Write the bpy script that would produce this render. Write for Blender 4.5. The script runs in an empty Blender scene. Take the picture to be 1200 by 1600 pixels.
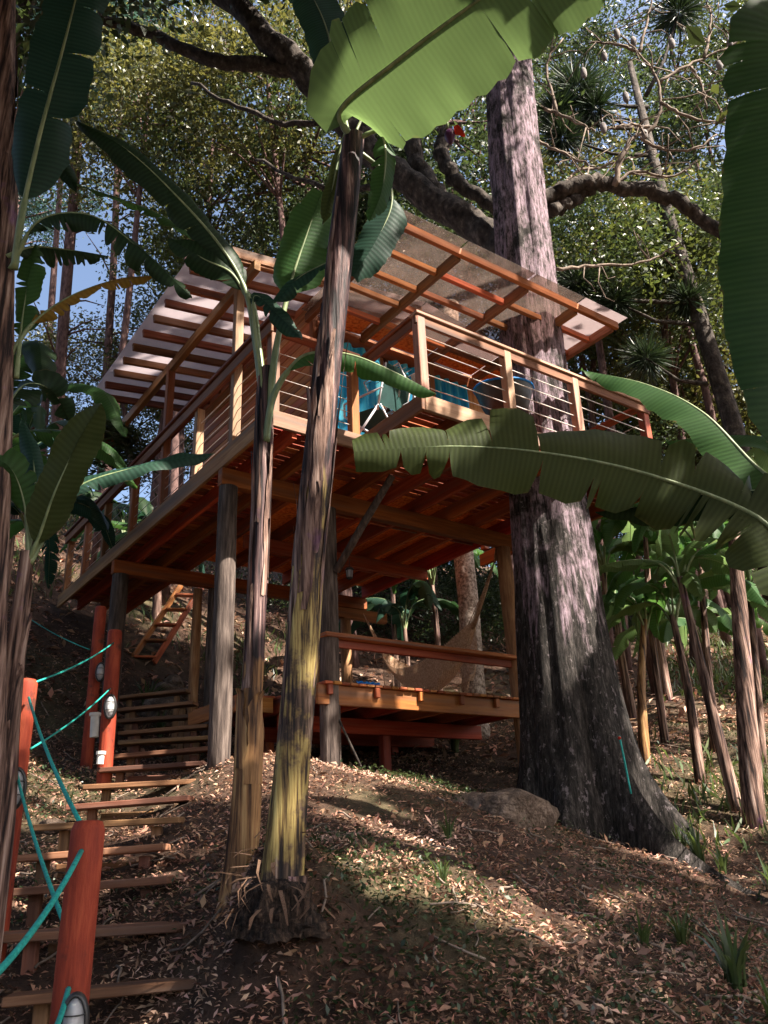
import bpy, bmesh, math, random
import numpy as np
from mathutils import Vector, Matrix
R = math.radians
scene = bpy.context.scene
COL = scene.collection
# ------------------------------------------------------------------ camera
FPX = 1290.0                                  # focal length in pixels of a 1200x1600 frame
PITCH, ROLL, YAW = R(22.006), R(-2.3556), R(36.128)
cp, sp, cr, sr = math.cos(PITCH), math.sin(PITCH), math.cos(ROLL), math.sin(ROLL)
_r, _u, FW = Vector((1, 0, 0)), Vector((0, -sp, cp)), Vector((0, cp, sp))
RT = cr*_r + sr*_u
UPV = -sr*_r + cr*_u
cam_d = bpy.data.cameras.new('camera')
cam = bpy.data.objects.new('camera', cam_d); COL.objects.link(cam)
cam_d.sensor_fit = 'VERTICAL'; cam_d.sensor_height = 32.0; cam_d.lens = 32.0*FPX/1600
cam_d.clip_start = 0.05; cam_d.clip_end = 600
cam.matrix_world = Matrix(((RT.x, UPV.x, -FW.x, 0), (RT.y, UPV.y, -FW.y, 0), (RT.z, UPV.z, -FW.z, 0), (0, 0, 0, 1)))
scene.camera = cam
# ------------------------------------------------------------------ sky and sun
SUN_EL = R(47)
SUN_H = Vector((0.86, -0.51, 0)).normalized()           # horizontal direction towards the sun
SUN = Vector((SUN_H.x*math.cos(SUN_EL), SUN_H.y*math.cos(SUN_EL), math.sin(SUN_EL)))
world = bpy.data.worlds.new('World'); scene.world = world; world.use_nodes = True
wn = world.node_tree; bg = wn.nodes['Background']
sky = wn.nodes.new('ShaderNodeTexSky'); sky.sky_type = 'NISHITA'; sky.sun_disc = False
sky.sun_elevation = SUN_EL; sky.sun_rotation = math.atan2(SUN_H.x, SUN_H.y)
sky.dust_density = 7.0; sky.air_density = 1.0; sky.altitude = 600
wn.links.new(sky.outputs[0], bg.inputs[0]); bg.inputs[1].default_value = 0.085
sl = bpy.data.lights.new('sun', 'SUN'); sl.energy = 5.0; sl.angle = R(0.55); sl.color = (1.0, 0.91, 0.79)
so = bpy.data.objects.new('sun', sl); COL.objects.link(so); so.location = (20, -10, 30)
so.rotation_euler = SUN.to_track_quat('Z', 'Y').to_euler()
vs = scene.view_settings; vs.view_transform = 'Standard'; vs.look = 'None'; vs.gamma = 1; vs.exposure = 1.95; vs.use_curve_mapping = False
scene.render.engine = 'CYCLES'; scene.render.resolution_x = 768; scene.render.resolution_y = 1024
scene.cycles.transparent_max_bounces = 16; scene.cycles.max_bounces = 8

# ------------------------------------------------------------------ helpers
def ray(x, y): return FW + RT*((x-600)/FPX) + UPV*(-(y-800)/FPX)
def pt(x, y, Y):                                # point seen at pixel x, y standing Y metres ahead
    r = ray(x, y); return r*(Y/r.y)
def tag(o, label=None, cat=None, group=None, kind=None):
    if label: o['label'] = label
    if cat: o['category'] = cat
    if group: o['group'] = group
    if kind: o['kind'] = kind
    return o
def empty(name, loc, label=None, cat=None, group=None, rz=0):
    o = bpy.data.objects.new(name, None); COL.objects.link(o); o.location = loc; o.rotation_euler = (0, 0, rz)
    o.empty_display_size = .1
    return tag(o, label, cat, group)
def link(name, me, parent=None, loc=None):
    o = bpy.data.objects.new(name, me); COL.objects.link(o)
    if parent is not None: o.parent = parent
    if loc is not None: o.location = loc
    return o
# ---- materials
MATS = {}
def hexc(h): 
    h = h.lstrip('#'); return tuple(((int(h[i:i+2], 16)/255)**2.2) for i in (0, 2, 4)) + (1,)
def pmat(name, cols, scale=5., stretch=(1, 1, 1), detail=6, nrough=.6, rough=.8, bump=.3, bscale=None, bdist=.02, rnd=0., island=0.,
         transl=0., trcol=None, coord='Object', spec=.3, cols2=None, scale2=1.5, mask2=(.5, .6), wave=None, hue=0., vein=False, zmix=None, edge=None, speck=None):
    m = bpy.data.materials.new(name); m.use_nodes = True; MATS[name] = m
    nt = m.node_tree; N = nt.nodes.new; L = nt.links.new
    b = nt.nodes['Principled BSDF']; out = nt.nodes['Material Output']
    tc = N('ShaderNodeTexCoord'); mp = N('ShaderNodeMapping'); mp.inputs['Scale'].default_value = stretch
    oi = N('ShaderNodeObjectInfo')
    if rnd or coord == 'UV':
        mul = N('ShaderNodeMath'); mul.operation = 'MULTIPLY'; mul.inputs[1].default_value = 37.0
        L(oi.outputs['Random'], mul.inputs[0]); L(mul.outputs[0], mp.inputs['Location'])
    L(tc.outputs[coord], mp.inputs[0])
    nz = N('ShaderNodeTexNoise'); nz.inputs['Scale'].default_value = scale; nz.inputs['Detail'].default_value = detail; nz.inputs['Roughness'].default_value = nrough
    L(mp.outputs[0], nz.inputs['Vector'])
    rp = N('ShaderNodeValToRGB'); el = rp.color_ramp.elements
    def fill(el, cols):
        while len(el) < len(cols): el.new(.5)
        for e, (p_, c) in zip(el, cols): e.position = p_; e.color = c if len(c) == 4 else tuple(c)+(1,)
    fill(el, cols); L(nz.outputs['Fac'], rp.inputs[0]); colr = rp.outputs[0]
    if cols2:
        n2 = N('ShaderNodeTexNoise'); n2.inputs['Scale'].default_value = scale2; n2.inputs['Detail'].default_value = 5; n2.inputs['Roughness'].default_value = .65
        L(tc.outputs[coord] if coord == 'Object' else mp.outputs[0], n2.inputs['Vector'])
        r2 = N('ShaderNodeValToRGB'); fill(r2.color_ramp.elements, cols2); L(nz.outputs['Fac'], r2.inputs[0])
        mk = N('ShaderNodeValToRGB'); fill(mk.color_ramp.elements, [(mask2[0], (0, 0, 0)), (mask2[1], (1, 1, 1))]); L(n2.outputs['Fac'], mk.inputs[0])
        mk_out = mk.outputs[0]
        if zmix:                                   # the second look takes over along the height, with a ragged border
            sx = N('ShaderNodeSeparateXYZ'); L(tc.outputs['Object'], sx.inputs[0]); mr0 = N('ShaderNodeMapRange'); L(sx.outputs[2], mr0.inputs[0])
            mr0.inputs[1].default_value = zmix[0]; mr0.inputs[2].default_value = zmix[1]
            mpz = N('ShaderNodeMapping'); mpz.inputs['Scale'].default_value = (6, 6, .8); L(tc.outputs['Object'], mpz.inputs[0]); nzz = N('ShaderNodeTexNoise'); nzz.inputs['Scale'].default_value = 1.8; nzz.inputs['Detail'].default_value = 6; L(mpz.outputs[0], nzz.inputs[0])
            ad = N('ShaderNodeMath'); ad.operation = 'MULTIPLY_ADD'; L(nzz.outputs[0], ad.inputs[0]); ad.inputs[1].default_value = 1.6; ad.inputs[2].default_value = -.8
            a2 = N('ShaderNodeMath'); a2.operation = 'ADD'; L(mr0.outputs[0], a2.inputs[0]); L(ad.outputs[0], a2.inputs[1]); m5 = N('ShaderNodeMapRange'); m5.inputs[1].default_value = .42; m5.inputs[2].default_value = .58; L(a2.outputs[0], m5.inputs[0])
            mxx = N('ShaderNodeMath'); mxx.operation = 'MAXIMUM'; L(m5.outputs[0], mxx.inputs[0]); sc_ = N('ShaderNodeMath'); sc_.operation = 'MULTIPLY'; sc_.inputs[1].default_value = zmix[2]; L(mk.outputs[0], sc_.inputs[0]); L(sc_.outputs[0], mxx.inputs[1]); mk_out = mxx.outputs[0]
        mx = N('ShaderNodeMixRGB'); L(mk_out, mx.inputs[0]); L(colr, mx.inputs[1]); L(r2.outputs[0], mx.inputs[2]); colr = mx.outputs[0]
    if rnd or island:
        hs = N('ShaderNodeHueSaturation'); mr = N('ShaderNodeMapRange')
        k = rnd or island
        mr.inputs[3].default_value = 1-k; mr.inputs[4].default_value = 1+k
        if island:
            g = N('ShaderNodeNewGeometry'); src = g.outputs['Random Per Island']
        else: src = oi.outputs['Random']
        L(src, mr.inputs[0]); L(mr.outputs[0], hs.inputs['Value'])
        if hue:
            m2 = N('ShaderNodeMath'); m2.operation = 'MULTIPLY'; m2.inputs[1].default_value = 7.31; L(src, m2.inputs[0])
            fr = N('ShaderNodeMath'); fr.operation = 'FRACT'; L(m2.outputs[0], fr.inputs[0])
            mh = N('ShaderNodeMapRange'); mh.inputs[3].default_value = .5-hue; mh.inputs[4].default_value = .5+hue
            L(fr.outputs[0], mh.inputs[0]); L(mh.outputs[0], hs.inputs['Hue'])
        L(colr, hs.inputs['Color']); colr = hs.outputs[0]
    hgt = nz.outputs['Fac']
    if bscale:
        n3 = N('ShaderNodeTexNoise'); n3.inputs['Scale'].default_value = bscale; n3.inputs['Detail'].default_value = 5; L(mp.outputs[0], n3.inputs['Vector']); hgt = n3.outputs['Fac']
    if vein:                                     # fine cross veins of a banana blade, from UV
        wv = N('ShaderNodeTexWave'); wv.inputs['Scale'].default_value = 3.6; wv.inputs['Distortion'].default_value = 1.2; wv.inputs['Detail'].default_value = 3
        wv.inputs['Detail Scale'].default_value = .6
        L(mp.outputs[0], wv.inputs['Vector']); hgt = wv.outputs['Fac']
        mx = N('ShaderNodeMixRGB'); mx.blend_type = 'MULTIPLY'; mx.inputs[0].default_value = .38; L(colr, mx.inputs[1]); L(wv.outputs['Color'], mx.inputs[2]); colr = mx.outputs[0]
    if speck:                                    # lichen specks
        ns = N('ShaderNodeTexNoise'); ns.inputs['Scale'].default_value = speck[0]; ns.inputs['Detail'].default_value = 6; ns.inputs['Roughness'].default_value = .7
        ms_ = N('ShaderNodeMapping'); ms_.inputs['Scale'].default_value = (1, 1, .6); L(tc.outputs['Object'], ms_.inputs[0]); L(ms_.outputs[0], ns.inputs[0])
        me_ = N('ShaderNodeMapRange'); me_.inputs[1].default_value = speck[1]; me_.inputs[2].default_value = speck[1]+.05; L(ns.outputs[0], me_.inputs[0])
        mx = N('ShaderNodeMixRGB'); L(me_.outputs[0], mx.inputs[0]); L(colr, mx.inputs[1]); mx.inputs[2].default_value = speck[2]; colr = mx.outputs[0]
    if edge:                                     # dry brown margin of a blade; paler strip along the midrib
        sx = N('ShaderNodeSeparateXYZ'); L(tc.outputs['UV'], sx.inputs[0]); ne = N('ShaderNodeTexNoise'); ne.inputs['Scale'].default_value = 5; ne.inputs['Detail'].default_value = 4; L(tc.outputs['UV'], ne.inputs[0])
        ae = N('ShaderNodeMath'); ae.operation = 'MULTIPLY_ADD'; L(ne.outputs[0], ae.inputs[0]); ae.inputs[1].default_value = .35; L(sx.outputs[1], ae.inputs[2])
        me_ = N('ShaderNodeMapRange'); me_.inputs[1].default_value = 1.17; me_.inputs[2].default_value = 1.24; L(ae.outputs[0], me_.inputs[0])
        mx = N('ShaderNodeMixRGB'); L(me_.outputs[0], mx.inputs[0]); L(colr, mx.inputs[1]); mx.inputs[2].default_value = edge; colr = mx.outputs[0]
    L(colr, b.inputs['Base Color']); b.inputs['Roughness'].default_value = rough
    b.inputs['Specular IOR Level'].default_value = spec
    if bump:
        bp = N('ShaderNodeBump'); bp.inputs['Strength'].default_value = bump; bp.inputs['Distance'].default_value = bdist
        L(hgt, bp.inputs['Height']); L(bp.outputs[0], b.inputs['Normal'])
    if transl:
        tr = N('ShaderNodeBsdfTranslucent'); ms = N('ShaderNodeMixShader'); ms.inputs[0].default_value = transl
        if trcol:
            mc = N('ShaderNodeMixRGB'); mc.blend_type = 'MIX'; mc.inputs[0].default_value = .75; L(colr, mc.inputs[1]); mc.inputs[2].default_value = tuple(trcol)+(1,)
            L(mc.outputs[0], tr.inputs[0])
        else: L(colr, tr.inputs[0])
        L(b.outputs[0], ms.inputs[1]); L(tr.outputs[0], ms.inputs[2]); L(ms.outputs[0], out.inputs[0])
    return m
def wood(name, a, b_, c, rough=.7, rnd=.38): return pmat(name, [(.3, a), (.5, b_), (.72, c)], scale=3.2, stretch=(.55, 9, 9), detail=8, coord='UV', rough=rough, bump=.35, bdist=.004, rnd=rnd, hue=.02,
    cols2=[(.3, tuple(.25*x+.25*sum(a)/3 for x in a)), (.7, tuple(.45*x+.3*sum(b_)/3 for x in b_))], scale2=.8, mask2=(.48, .66))
wood('deck_wood', (.19, .036, .011), (.34, .072, .02), (.48, .125, .038))
wood('pale_wood', (.20, .10, .065), (.34, .185, .12), (.46, .27, .185))
wood('rail_wood', (.15, .058, .026), (.27, .115, .052), (.40, .19, .095))
wood('honey_wood', (.24, .07, .02), (.42, .14, .042), (.56, .23, .08))
wood('red_wood', (.20, .04, .014), (.36, .085, .026), (.50, .14, .045), rough=.55)
wood('siding_wood', (.26, .09, .03), (.42, .165, .06), (.55, .25, .10))
wood('step_wood', (.10, .045, .024), (.19, .088, .045), (.31, .16, .088))
pmat('osb', [(.34, (.60, .11, .02)), (.5, (.90, .22, .035)), (.66, (.95, .36, .08))], scale=26, stretch=(1, 1, 1), detail=3, rough=.75, bump=.3, bdist=.004, rnd=.08)
pmat('log', [(.32, (.028, .02, .018)), (.5, (.085, .063, .054)), (.7, (.18, .14, .12))], scale=6, stretch=(5, 5, .5), detail=9, rough=.9, bump=.8, bdist=.02, rnd=.2)
pmat('log_warm', [(.3, (.16, .07, .03)), (.5, (.30, .15, .07)), (.7, (.46, .26, .13))], scale=6, stretch=(5, 5, .5), detail=9, rough=.85, bump=.8, bdist=.02, rnd=.15)
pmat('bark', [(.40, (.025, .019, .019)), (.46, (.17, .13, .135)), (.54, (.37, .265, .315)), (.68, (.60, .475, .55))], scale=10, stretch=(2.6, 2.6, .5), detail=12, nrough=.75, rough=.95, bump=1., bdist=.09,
     cols2=[(.40, (.010, .009, .008)), (.52, (.045, .038, .034)), (.70, (.17, .145, .135))], scale2=1.7, mask2=(.50, .60), zmix=(3.4, 1.2, 1), speck=(15, .585, (.24, .20, .205, 1)))  # lower trunk darkened: mossy bark tone, with shade partly painted in
pmat('limb_bark', [(.35, (.018, .014, .012)), (.55, (.06, .048, .04)), (.75, (.17, .14, .12))], scale=7, stretch=(1.5, 1.5, 1), detail=9, rough=.95, bump=1., bdist=.05)
pmat('twig_bark', [(.35, (.10, .075, .06)), (.6, (.26, .20, .16))], scale=12, rough=.95, bump=.4)
pmat('pale_bark', [(.36, (.10, .07, .055)), (.5, (.30, .235, .20)), (.62, (.50, .42, .37))], scale=22, detail=6, rough=.95, bump=.6, bdist=.02)
pmat('thin_bark', [(.35, (.05, .028, .026)), (.65, (.17, .10, .09))], scale=9, stretch=(2, 2, .6), rough=.95, bump=.6, rnd=.2)
pmat('stem_yellow', [(.40, (.02, .012, .009)), (.47, (.16, .10, .035)), (.55, (.36, .26, .085)), (.72, (.55, .43, .17))], scale=3.4, stretch=(11, 11, .5), detail=8, rough=.55, bump=.6, bdist=.012,
     cols2=[(.40, (.014, .009, .008)), (.52, (.08, .045, .03)), (.7, (.30, .18, .11))], scale2=3.2, mask2=(.48, .54))
pmat('stem_dry', [(.40, (.016, .009, .009)), (.48, (.10, .055, .042)), (.57, (.25, .155, .12)), (.72, (.50, .37, .31))], scale=3.2, stretch=(10, 10, .5), detail=9, rough=.8, bump=.8, bdist=.016,
     cols2=[(.4, (.07, .02, .06)), (.6, (.26, .13, .27))], scale2=1.6, mask2=(.58, .68))
pmat('stem_bronze', [(.40, (.035, .016, .009)), (.48, (.17, .08, .032)), (.58, (.36, .19, .075)), (.75, (.56, .36, .16))], scale=3, stretch=(9, 9, .35), detail=8, rough=.5, bump=.5, bdist=.012)
YEL = [(.40, (.02, .012, .009)), (.47, (.16, .10, .035)), (.55, (.36, .26, .085)), (.72, (.55, .43, .17))]
DRY = [(.43, (.008, .005, .006)), (.51, (.05, .026, .027)), (.60, (.14, .078, .072)), (.72, (.44, .31, .27))]
BRZ = [(.40, (.035, .016, .009)), (.48, (.17, .08, .032)), (.58, (.36, .19, .075)), (.75, (.56, .36, .16))]
pmat('stem_tall', YEL, scale=3.4, stretch=(11, 11, .5), detail=9, rough=.6, bump=.8, bdist=.014, cols2=DRY, scale2=3.2, mask2=(.50, .56), zmix=(1.7, 2.5, .85))
pmat('stem_slim', BRZ, scale=3.2, stretch=(11, 11, .45), detail=9, rough=.6, bump=.8, bdist=.014, cols2=DRY, scale2=2.5, mask2=(.58, .64), zmix=(1.15, 1.35, .8))
pmat('petiole', [(.3, (.10, .15, .06)), (.7, (.28, .33, .16))], scale=4, stretch=(6, 6, 1), rough=.45, bump=.1, spec=.5)
VST = (1, .12, 1)
def leafmat(name, a, b_, tcol, transl=.45, rough=.5): return pmat(name, [(.3, a), (.7, b_)], scale=2.2, nrough=.75, stretch=VST, coord='UV', rough=rough, bump=.12, bdist=.005, transl=transl, trcol=tcol, spec=.18, vein=True, rnd=.12, edge=(.20, .12, .05, 1))
leafmat('leaf_bright', (.05, .10, .028), (.085, .15, .045), (.20, .30, .10), .5)
leafmat('leaf_mid', (.03, .085, .028), (.06, .135, .04), (.12, .26, .05), .4)
leafmat('leaf_dark', (.013, .034, .013), (.03, .06, .022), (.03, .075, .025), .3)
leafmat('leaf_teal', (.018, .052, .036), (.035, .085, .056), (.035, .10, .05), .3)
leafmat('leaf_olive', (.04, .058, .018), (.065, .085, .026), (.14, .17, .04), .4)
leafmat('leaf_deep', (.016, .045, .014), (.042, .088, .024), (.05, .13, .02), .35)
leafmat('leaf_yellow', (.25, .14, .025), (.42, .26, .05), (.50, .30, .04), .45)
pmat('leaf_dead', [(.3, (.09, .045, .028)), (.7, (.30, .18, .115))], scale=6, stretch=(4, 1, 1), coord='UV', rough=.8, bump=.5, bdist=.01, transl=.15)
def folmat(name, a, b_, tr, t=.35): return pmat(name, [(.35, tuple(.62*x for x in a)), (.65, tuple(.62*x for x in b_))], scale=.7, island=.55, hue=.03, rough=.4, bump=0, transl=t*.8, trcol=tuple(.9*x for x in tr), spec=.45)
folmat('foliage_a', (.045, .075, .022), (.10, .135, .042), (.20, .24, .05))
folmat('foliage_b', (.03, .06, .025), (.07, .105, .042), (.12, .17, .045))
folmat('foliage_c', (.085, .10, .035), (.17, .175, .06), (.32, .30, .07))
folmat('foliage_blue', (.03, .065, .05), (.06, .115, .09), (.08, .18, .12))
folmat('needle', (.02, .042, .02), (.05, .08, .035), (.06, .10, .03), .15)
folmat('grass', (.05, .09, .03), (.13, .18, .06), (.2, .28, .06))
folmat('ground_green', (.03, .06, .022), (.08, .12, .045), (.12, .18, .05), .25)
pmat('litter', [(.3, (.20, .10, .062)), (.5, (.40, .225, .15)), (.7, (.62, .43, .33))], scale=1.2, island=.6, hue=.02, rough=.75, bump=0, transl=.12)
pmat('soil', [(.3, (.022, .012, .008)), (.5, (.06, .033, .021)), (.7, (.13, .075, .05))], scale=7, detail=12, nrough=.7, rough=.95, bump=1., bdist=.06,
     cols2=[(.3, (.03, .026, .012)), (.7, (.10, .085, .04))], scale2=.35, mask2=(.5, .62))
pmat('rock', [(.36, (.03, .022, .016)), (.5, (.12, .082, .06)), (.62, (.26, .19, .145))], scale=7, nrough=.8, detail=14, rough=.95, bump=1., bdist=.1, bscale=11)
pmat('rope_teal', [(.3, (.01, .20, .17)), (.7, (.03, .42, .36))], scale=60, stretch=(1, 1, 2), rough=.6, bump=.8, bdist=.004)
pmat('cable', [(.3, (.45, .40, .36)), (.7, (.7, .65, .6))], scale=20, rough=.4, bump=0)
pmat('white_plastic', [(.3, (.55, .55, .52)), (.7, (.75, .74, .70))], scale=9, rough=.5, bump=.1)
pmat('black_metal', [(.3, (.012, .012, .013)), (.7, (.035, .033, .032))], scale=9, rough=.4, bump=.1, spec=.5)
pmat('white_metal', [(.3, (.5, .52, .58)), (.7, (.7, .72, .76))], scale=9, rough=.35, bump=0, spec=.6)
pmat('blue_cloth', [(.3, (.01, .28, .75)), (.5, (.03, .55, .97)), (.7, (.2, .80, 1.0))], scale=3, stretch=(7, 7, .4), detail=5, rough=.7, bump=.5, bdist=.02)
pmat('blue_rubber', [(.3, (.005, .16, .55)), (.7, (.01, .26, .75))], scale=9, rough=.5, bump=.1)
pmat('green_cloth', [(.3, (.006, .03, .028)), (.7, (.014, .065, .058))], scale=5, rough=.8, bump=.3)
pmat('hammock', [(.3, (.40, .22, .13)), (.5, (.60, .38, .24)), (.7, (.78, .56, .40))], scale=40, stretch=(1, 1, 1), rough=.9, bump=.6, bdist=.006, transl=.2)
pmat('dark_inside', [(.3, (.012, .011, .011)), (.7, (.03, .024, .02))], scale=3, rough=.8, bump=0)
pmat('flower_purple', [(.3, (.05, .01, .05)), (.7, (.14, .04, .12))], scale=6, stretch=(4, 4, 1), rough=.4, bump=.2)
pmat('flower_red', [(.3, (.38, .012, .008)), (.7, (.6, .04, .015))], scale=6, rough=.35, bump=.1, transl=.3)
pmat('pod', [(.35, (.10, .085, .085)), (.65, (.28, .25, .24))], scale=12, rough=.9, bump=.5)
pmat('clay', [(.3, (.30, .06, .03)), (.7, (.42, .10, .05))], scale=8, rough=.8, bump=.2)
pmat('paper', [(.3, (.6, .58, .55)), (.7, (.75, .72, .7))], scale=8, rough=.7, bump=0)
def glassy(name, tint, tr, rough, dirt, tlf=.55):
    m = bpy.data.materials.new(name); m.use_nodes = True; MATS[name] = m
    nt = m.node_tree; N = nt.nodes.new; L = nt.links.new; b = nt.nodes['Principled BSDF']; out = nt.nodes['Material Output']
    tc = N('ShaderNodeTexCoord'); nz = N('ShaderNodeTexNoise'); nz.inputs['Scale'].default_value = 1.6; nz.inputs['Detail'].default_value = 9; nz.inputs['Roughness'].default_value = .7; L(tc.outputs['Object'], nz.inputs[0])
    rp = N('ShaderNodeValToRGB'); e = rp.color_ramp.elements; e[0].position = .35; e[0].color = (tr, tr, tr, 1); e[1].position = .65; v = tr*(1-dirt); e[1].color = (v, v, v, 1); L(nz.outputs[0], rp.inputs[0])
    t = N('ShaderNodeBsdfTransparent'); t.inputs[0].default_value = tuple(tint)+(1,)
    b.inputs['Base Color'].default_value = tuple(.8*c for c in tint)+(1,); b.inputs['Roughness'].default_value = rough; b.inputs['Specular IOR Level'].default_value = .6
    tl = N('ShaderNodeBsdfTranslucent'); tl.inputs[0].default_value = tuple(tint)+(1,)
    m1 = N('ShaderNodeMixShader'); m1.inputs[0].default_value = tlf; L(b.outputs[0], m1.inputs[1]); L(tl.outputs[0], m1.inputs[2])
    m2 = N('ShaderNodeMixShader'); L(rp.outputs[0], m2.inputs[0]); L(m1.outputs[0], m2.inputs[1]); L(t.outputs[0], m2.inputs[2]); L(m2.outputs[0], out.inputs[0])
    return m
glassy('roof_sheet', (.74, .68, .70), .22, .25, .8)
glassy('clear_sheet', (.64, .57, .53), .92, .06, .25, .25)
glassy('bright_sheet', (.62, .55, .55), .3, .25, .9)
glassy('pane_glass', (.75, .88, .95), .75, .03, .1)
glassy('lamp_glass', (.85, .85, .88), .3, .1, .2)
# ---- mesh builders
class MB:
    def __init__(s): s.v = []; s.f = []; s.uv = []
    def add(s, vs, fs, uvs=None):
        o = len(s.v); s.v += [Vector(p) for p in vs]; s.f += [tuple(i+o for i in f) for f in fs]
        s.uv += list(uvs) if uvs else [(0, 0)]*len(vs)
    def tube(s, pts, rad, n=10, cap=True, noise=0, rng=None, flat=1.0):
        pts = [Vector(p) for p in pts]; m = len(pts)
        if not hasattr(rad, '__len__'): rad = [rad]*m
        prev = None; rings = []; uvs = []; ln = 0
        for i, p in enumerate(pts):
            t = (pts[min(i+1, m-1)]-pts[max(i-1, 0)])
            t = t.normalized() if t.length > 1e-9 else Vector((0, 0, 1))
            if prev is None:
                a = Vector((1, 0, 0)) if abs(t.x) < .8 else Vector((0, 1, 0)); x = (a - t*a.dot(t)).normalized()
            else: x = (prev - t*prev.dot(t)).normalized()
            prev = x; y = t.cross(x)
            if i: ln += (p-pts[i-1]).length
            for k in range(n):
                an = 2*math.pi*k/n; r = rad[i]*(1+(rng.uniform(-noise, noise) if rng else 0))
                rings.append(p + x*(math.cos(an)*r) + y*(math.sin(an)*r*flat)); uvs.append((ln, k/n))
        fs = [(i*n+k, i*n+(k+1) % n, (i+1)*n+(k+1) % n, (i+1)*n+k) for i in range(m-1) for k in range(n)]
        if cap: fs += [tuple(range(n-1, -1, -1)), tuple(range((m-1)*n, m*n))]
        s.add(rings, fs, uvs)
    def ball(s, c, r, n=10, m=7, sc=(1, 1, 1), jit=0, rng=None):
        c = Vector(c); vs = []; 
        for j in range(m+1):
            th = math.pi*j/m
            for k in range(n):
                ph = 2*math.pi*k/n; q = 1+(rng.uniform(-jit, jit) if rng else 0)
                vs.append(c+Vector((r*sc[0]*q*math.sin(th)*math.cos(ph), r*sc[1]*q*math.sin(th)*math.sin(ph), r*sc[2]*q*math.cos(th))))
        s.add(vs, [(j*n+k, (j+1)*n+k, (j+1)*n+(k+1) % n, j*n+(k+1) % n) for j in range(m) for k in range(n)])
    def build(s, name, mat, parent=None, smooth=True, off=None):
        me = bpy.data.meshes.new(name)
        if off is None and parent is not None: off = parent.get('_base'); off = Vector(off) if off is not None else None
        vs = [v-off for v in s.v] if off is not None else s.v
        me.from_pydata([tuple(v) for v in vs], [], s.f)
        ul = me.uv_layers.new(name='uv'); idx = np.zeros(len(me.loops), np.int32); me.loops.foreach_get('vertex_index', idx)
        ul.data.foreach_set('uv', np.array(s.uv, np.float32).reshape(-1, 2)[idx].ravel())
        me.materials.append(MATS[mat])
        if smooth: me.polygons.foreach_set('use_smooth', np.ones(len(me.polygons), bool))
        return link(name, me, parent)
def thing(name, base, label, cat, group=None):
    o = empty(name, base, label, cat, group); o['_base'] = tuple(base); return o
def single(mb, name, mat, base, label, cat, group=None, smooth=True):
    o = mb.build(name, mat, None, smooth, Vector(base)); o.location = base
    return tag(o, label, cat, group)
# bevelled box pieces that share their mesh data
_cache = {}
def boxmesh(d, mat, bev=.006):
    key = (round(d[0], 3), round(d[1], 3), round(d[2], 3), mat)
    if key in _cache: return _cache[key]
    bm = bmesh.new(); bmesh.ops.create_cube(bm, size=1); bmesh.ops.scale(bm, vec=d, verts=bm.verts)
    bv = min(bev, min(d)*.3)
    bmesh.ops.bevel(bm, geom=list(bm.edges), offset=bv, segments=1, affect='EDGES')
    uvl = bm.loops.layers.uv.new('uv'); la = max(range(3), key=lambda i: d[i]); ot = [i for i in range(3) if i != la]
    for f in bm.faces:
        n = f.normal
        for l in f.loops:
            c = l.vert.co; a = ot[0] if abs(n[ot[0]]) < abs(n[ot[1]]) else ot[1]
            l[uvl].uv = (c[la], c[a] + (.37 if a == ot[0] else 0)) if abs(n[la]) < .8 else (c[ot[0]]*.2, c[ot[1]])
    me = bpy.data.meshes.new('board'); bm.to_mesh(me); bm.free(); me.materials.append(MATS[mat]); _cache[key] = me
    return me
def board(name, parent, mat, c, d, rot=None):
    o = link(name, boxmesh(d, mat), parent, c)
    if rot: o.rotation_euler = rot
    return o
def span(name, parent, mat, p, q, w, h, up=(0, 0, 1)):          # a board running from p to q
    p, q = Vector(p), Vector(q); t = q-p; L = t.length; t.normalize(); upv = Vector(up)
    if abs(t.dot(upv)) > .98: upv = Vector((1, 0, 0))
    y = upv.cross(t).normalized(); z = t.cross(y)
    o = link(name, boxmesh((L, w, h), mat), parent)
    o.matrix_local = Matrix(((t.x, y.x, z.x, (p.x+q.x)/2), (t.y, y.y, z.y, (p.y+q.y)/2), (t.z, y.z, z.z, (p.z+q.z)/2), (0, 0, 0, 1)))
    return o
def cat(pts, n):                                               # Catmull-Rom through points
    P = [Vector(p) for p in pts]; P = [P[0]*2-P[1]]+P+[P[-1]*2-P[-2]]; out = []; m = len(P)-3
    for i in range(n+1):
        s = i/n*m; k = min(int(s), m-1); t = s-k; a, b, c, d = P[k:k+4]
        out.append(.5*((2*b)+(c-a)*t+(2*a-5*b+4*c-d)*t*t+(3*b-a-3*c+d)*t**3))
    return out
def fastmesh(name, quads, mat, parent=None, off=None):           # quads: (N,4,3) array of separate leaf faces
    q = np.asarray(quads, np.float32); N = len(q)
    if off is not None: q = q-np.array(off, np.float32)
    me = bpy.data.meshes.new(name or 'crown'); me.vertices.add(N*4); me.vertices.foreach_set('co', q.ravel())
    me.loops.add(N*4); me.loops.foreach_set('vertex_index', np.arange(N*4, dtype=np.int32))
    me.polygons.add(N); me.polygons.foreach_set('loop_start', np.arange(0, N*4, 4, dtype=np.int32)); me.polygons.foreach_set('loop_total', np.full(N, 4, np.int32))
    me.update(); me.validate(); me.materials.append(MATS[mat])
    return link(name, me, parent) if name else me
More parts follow.
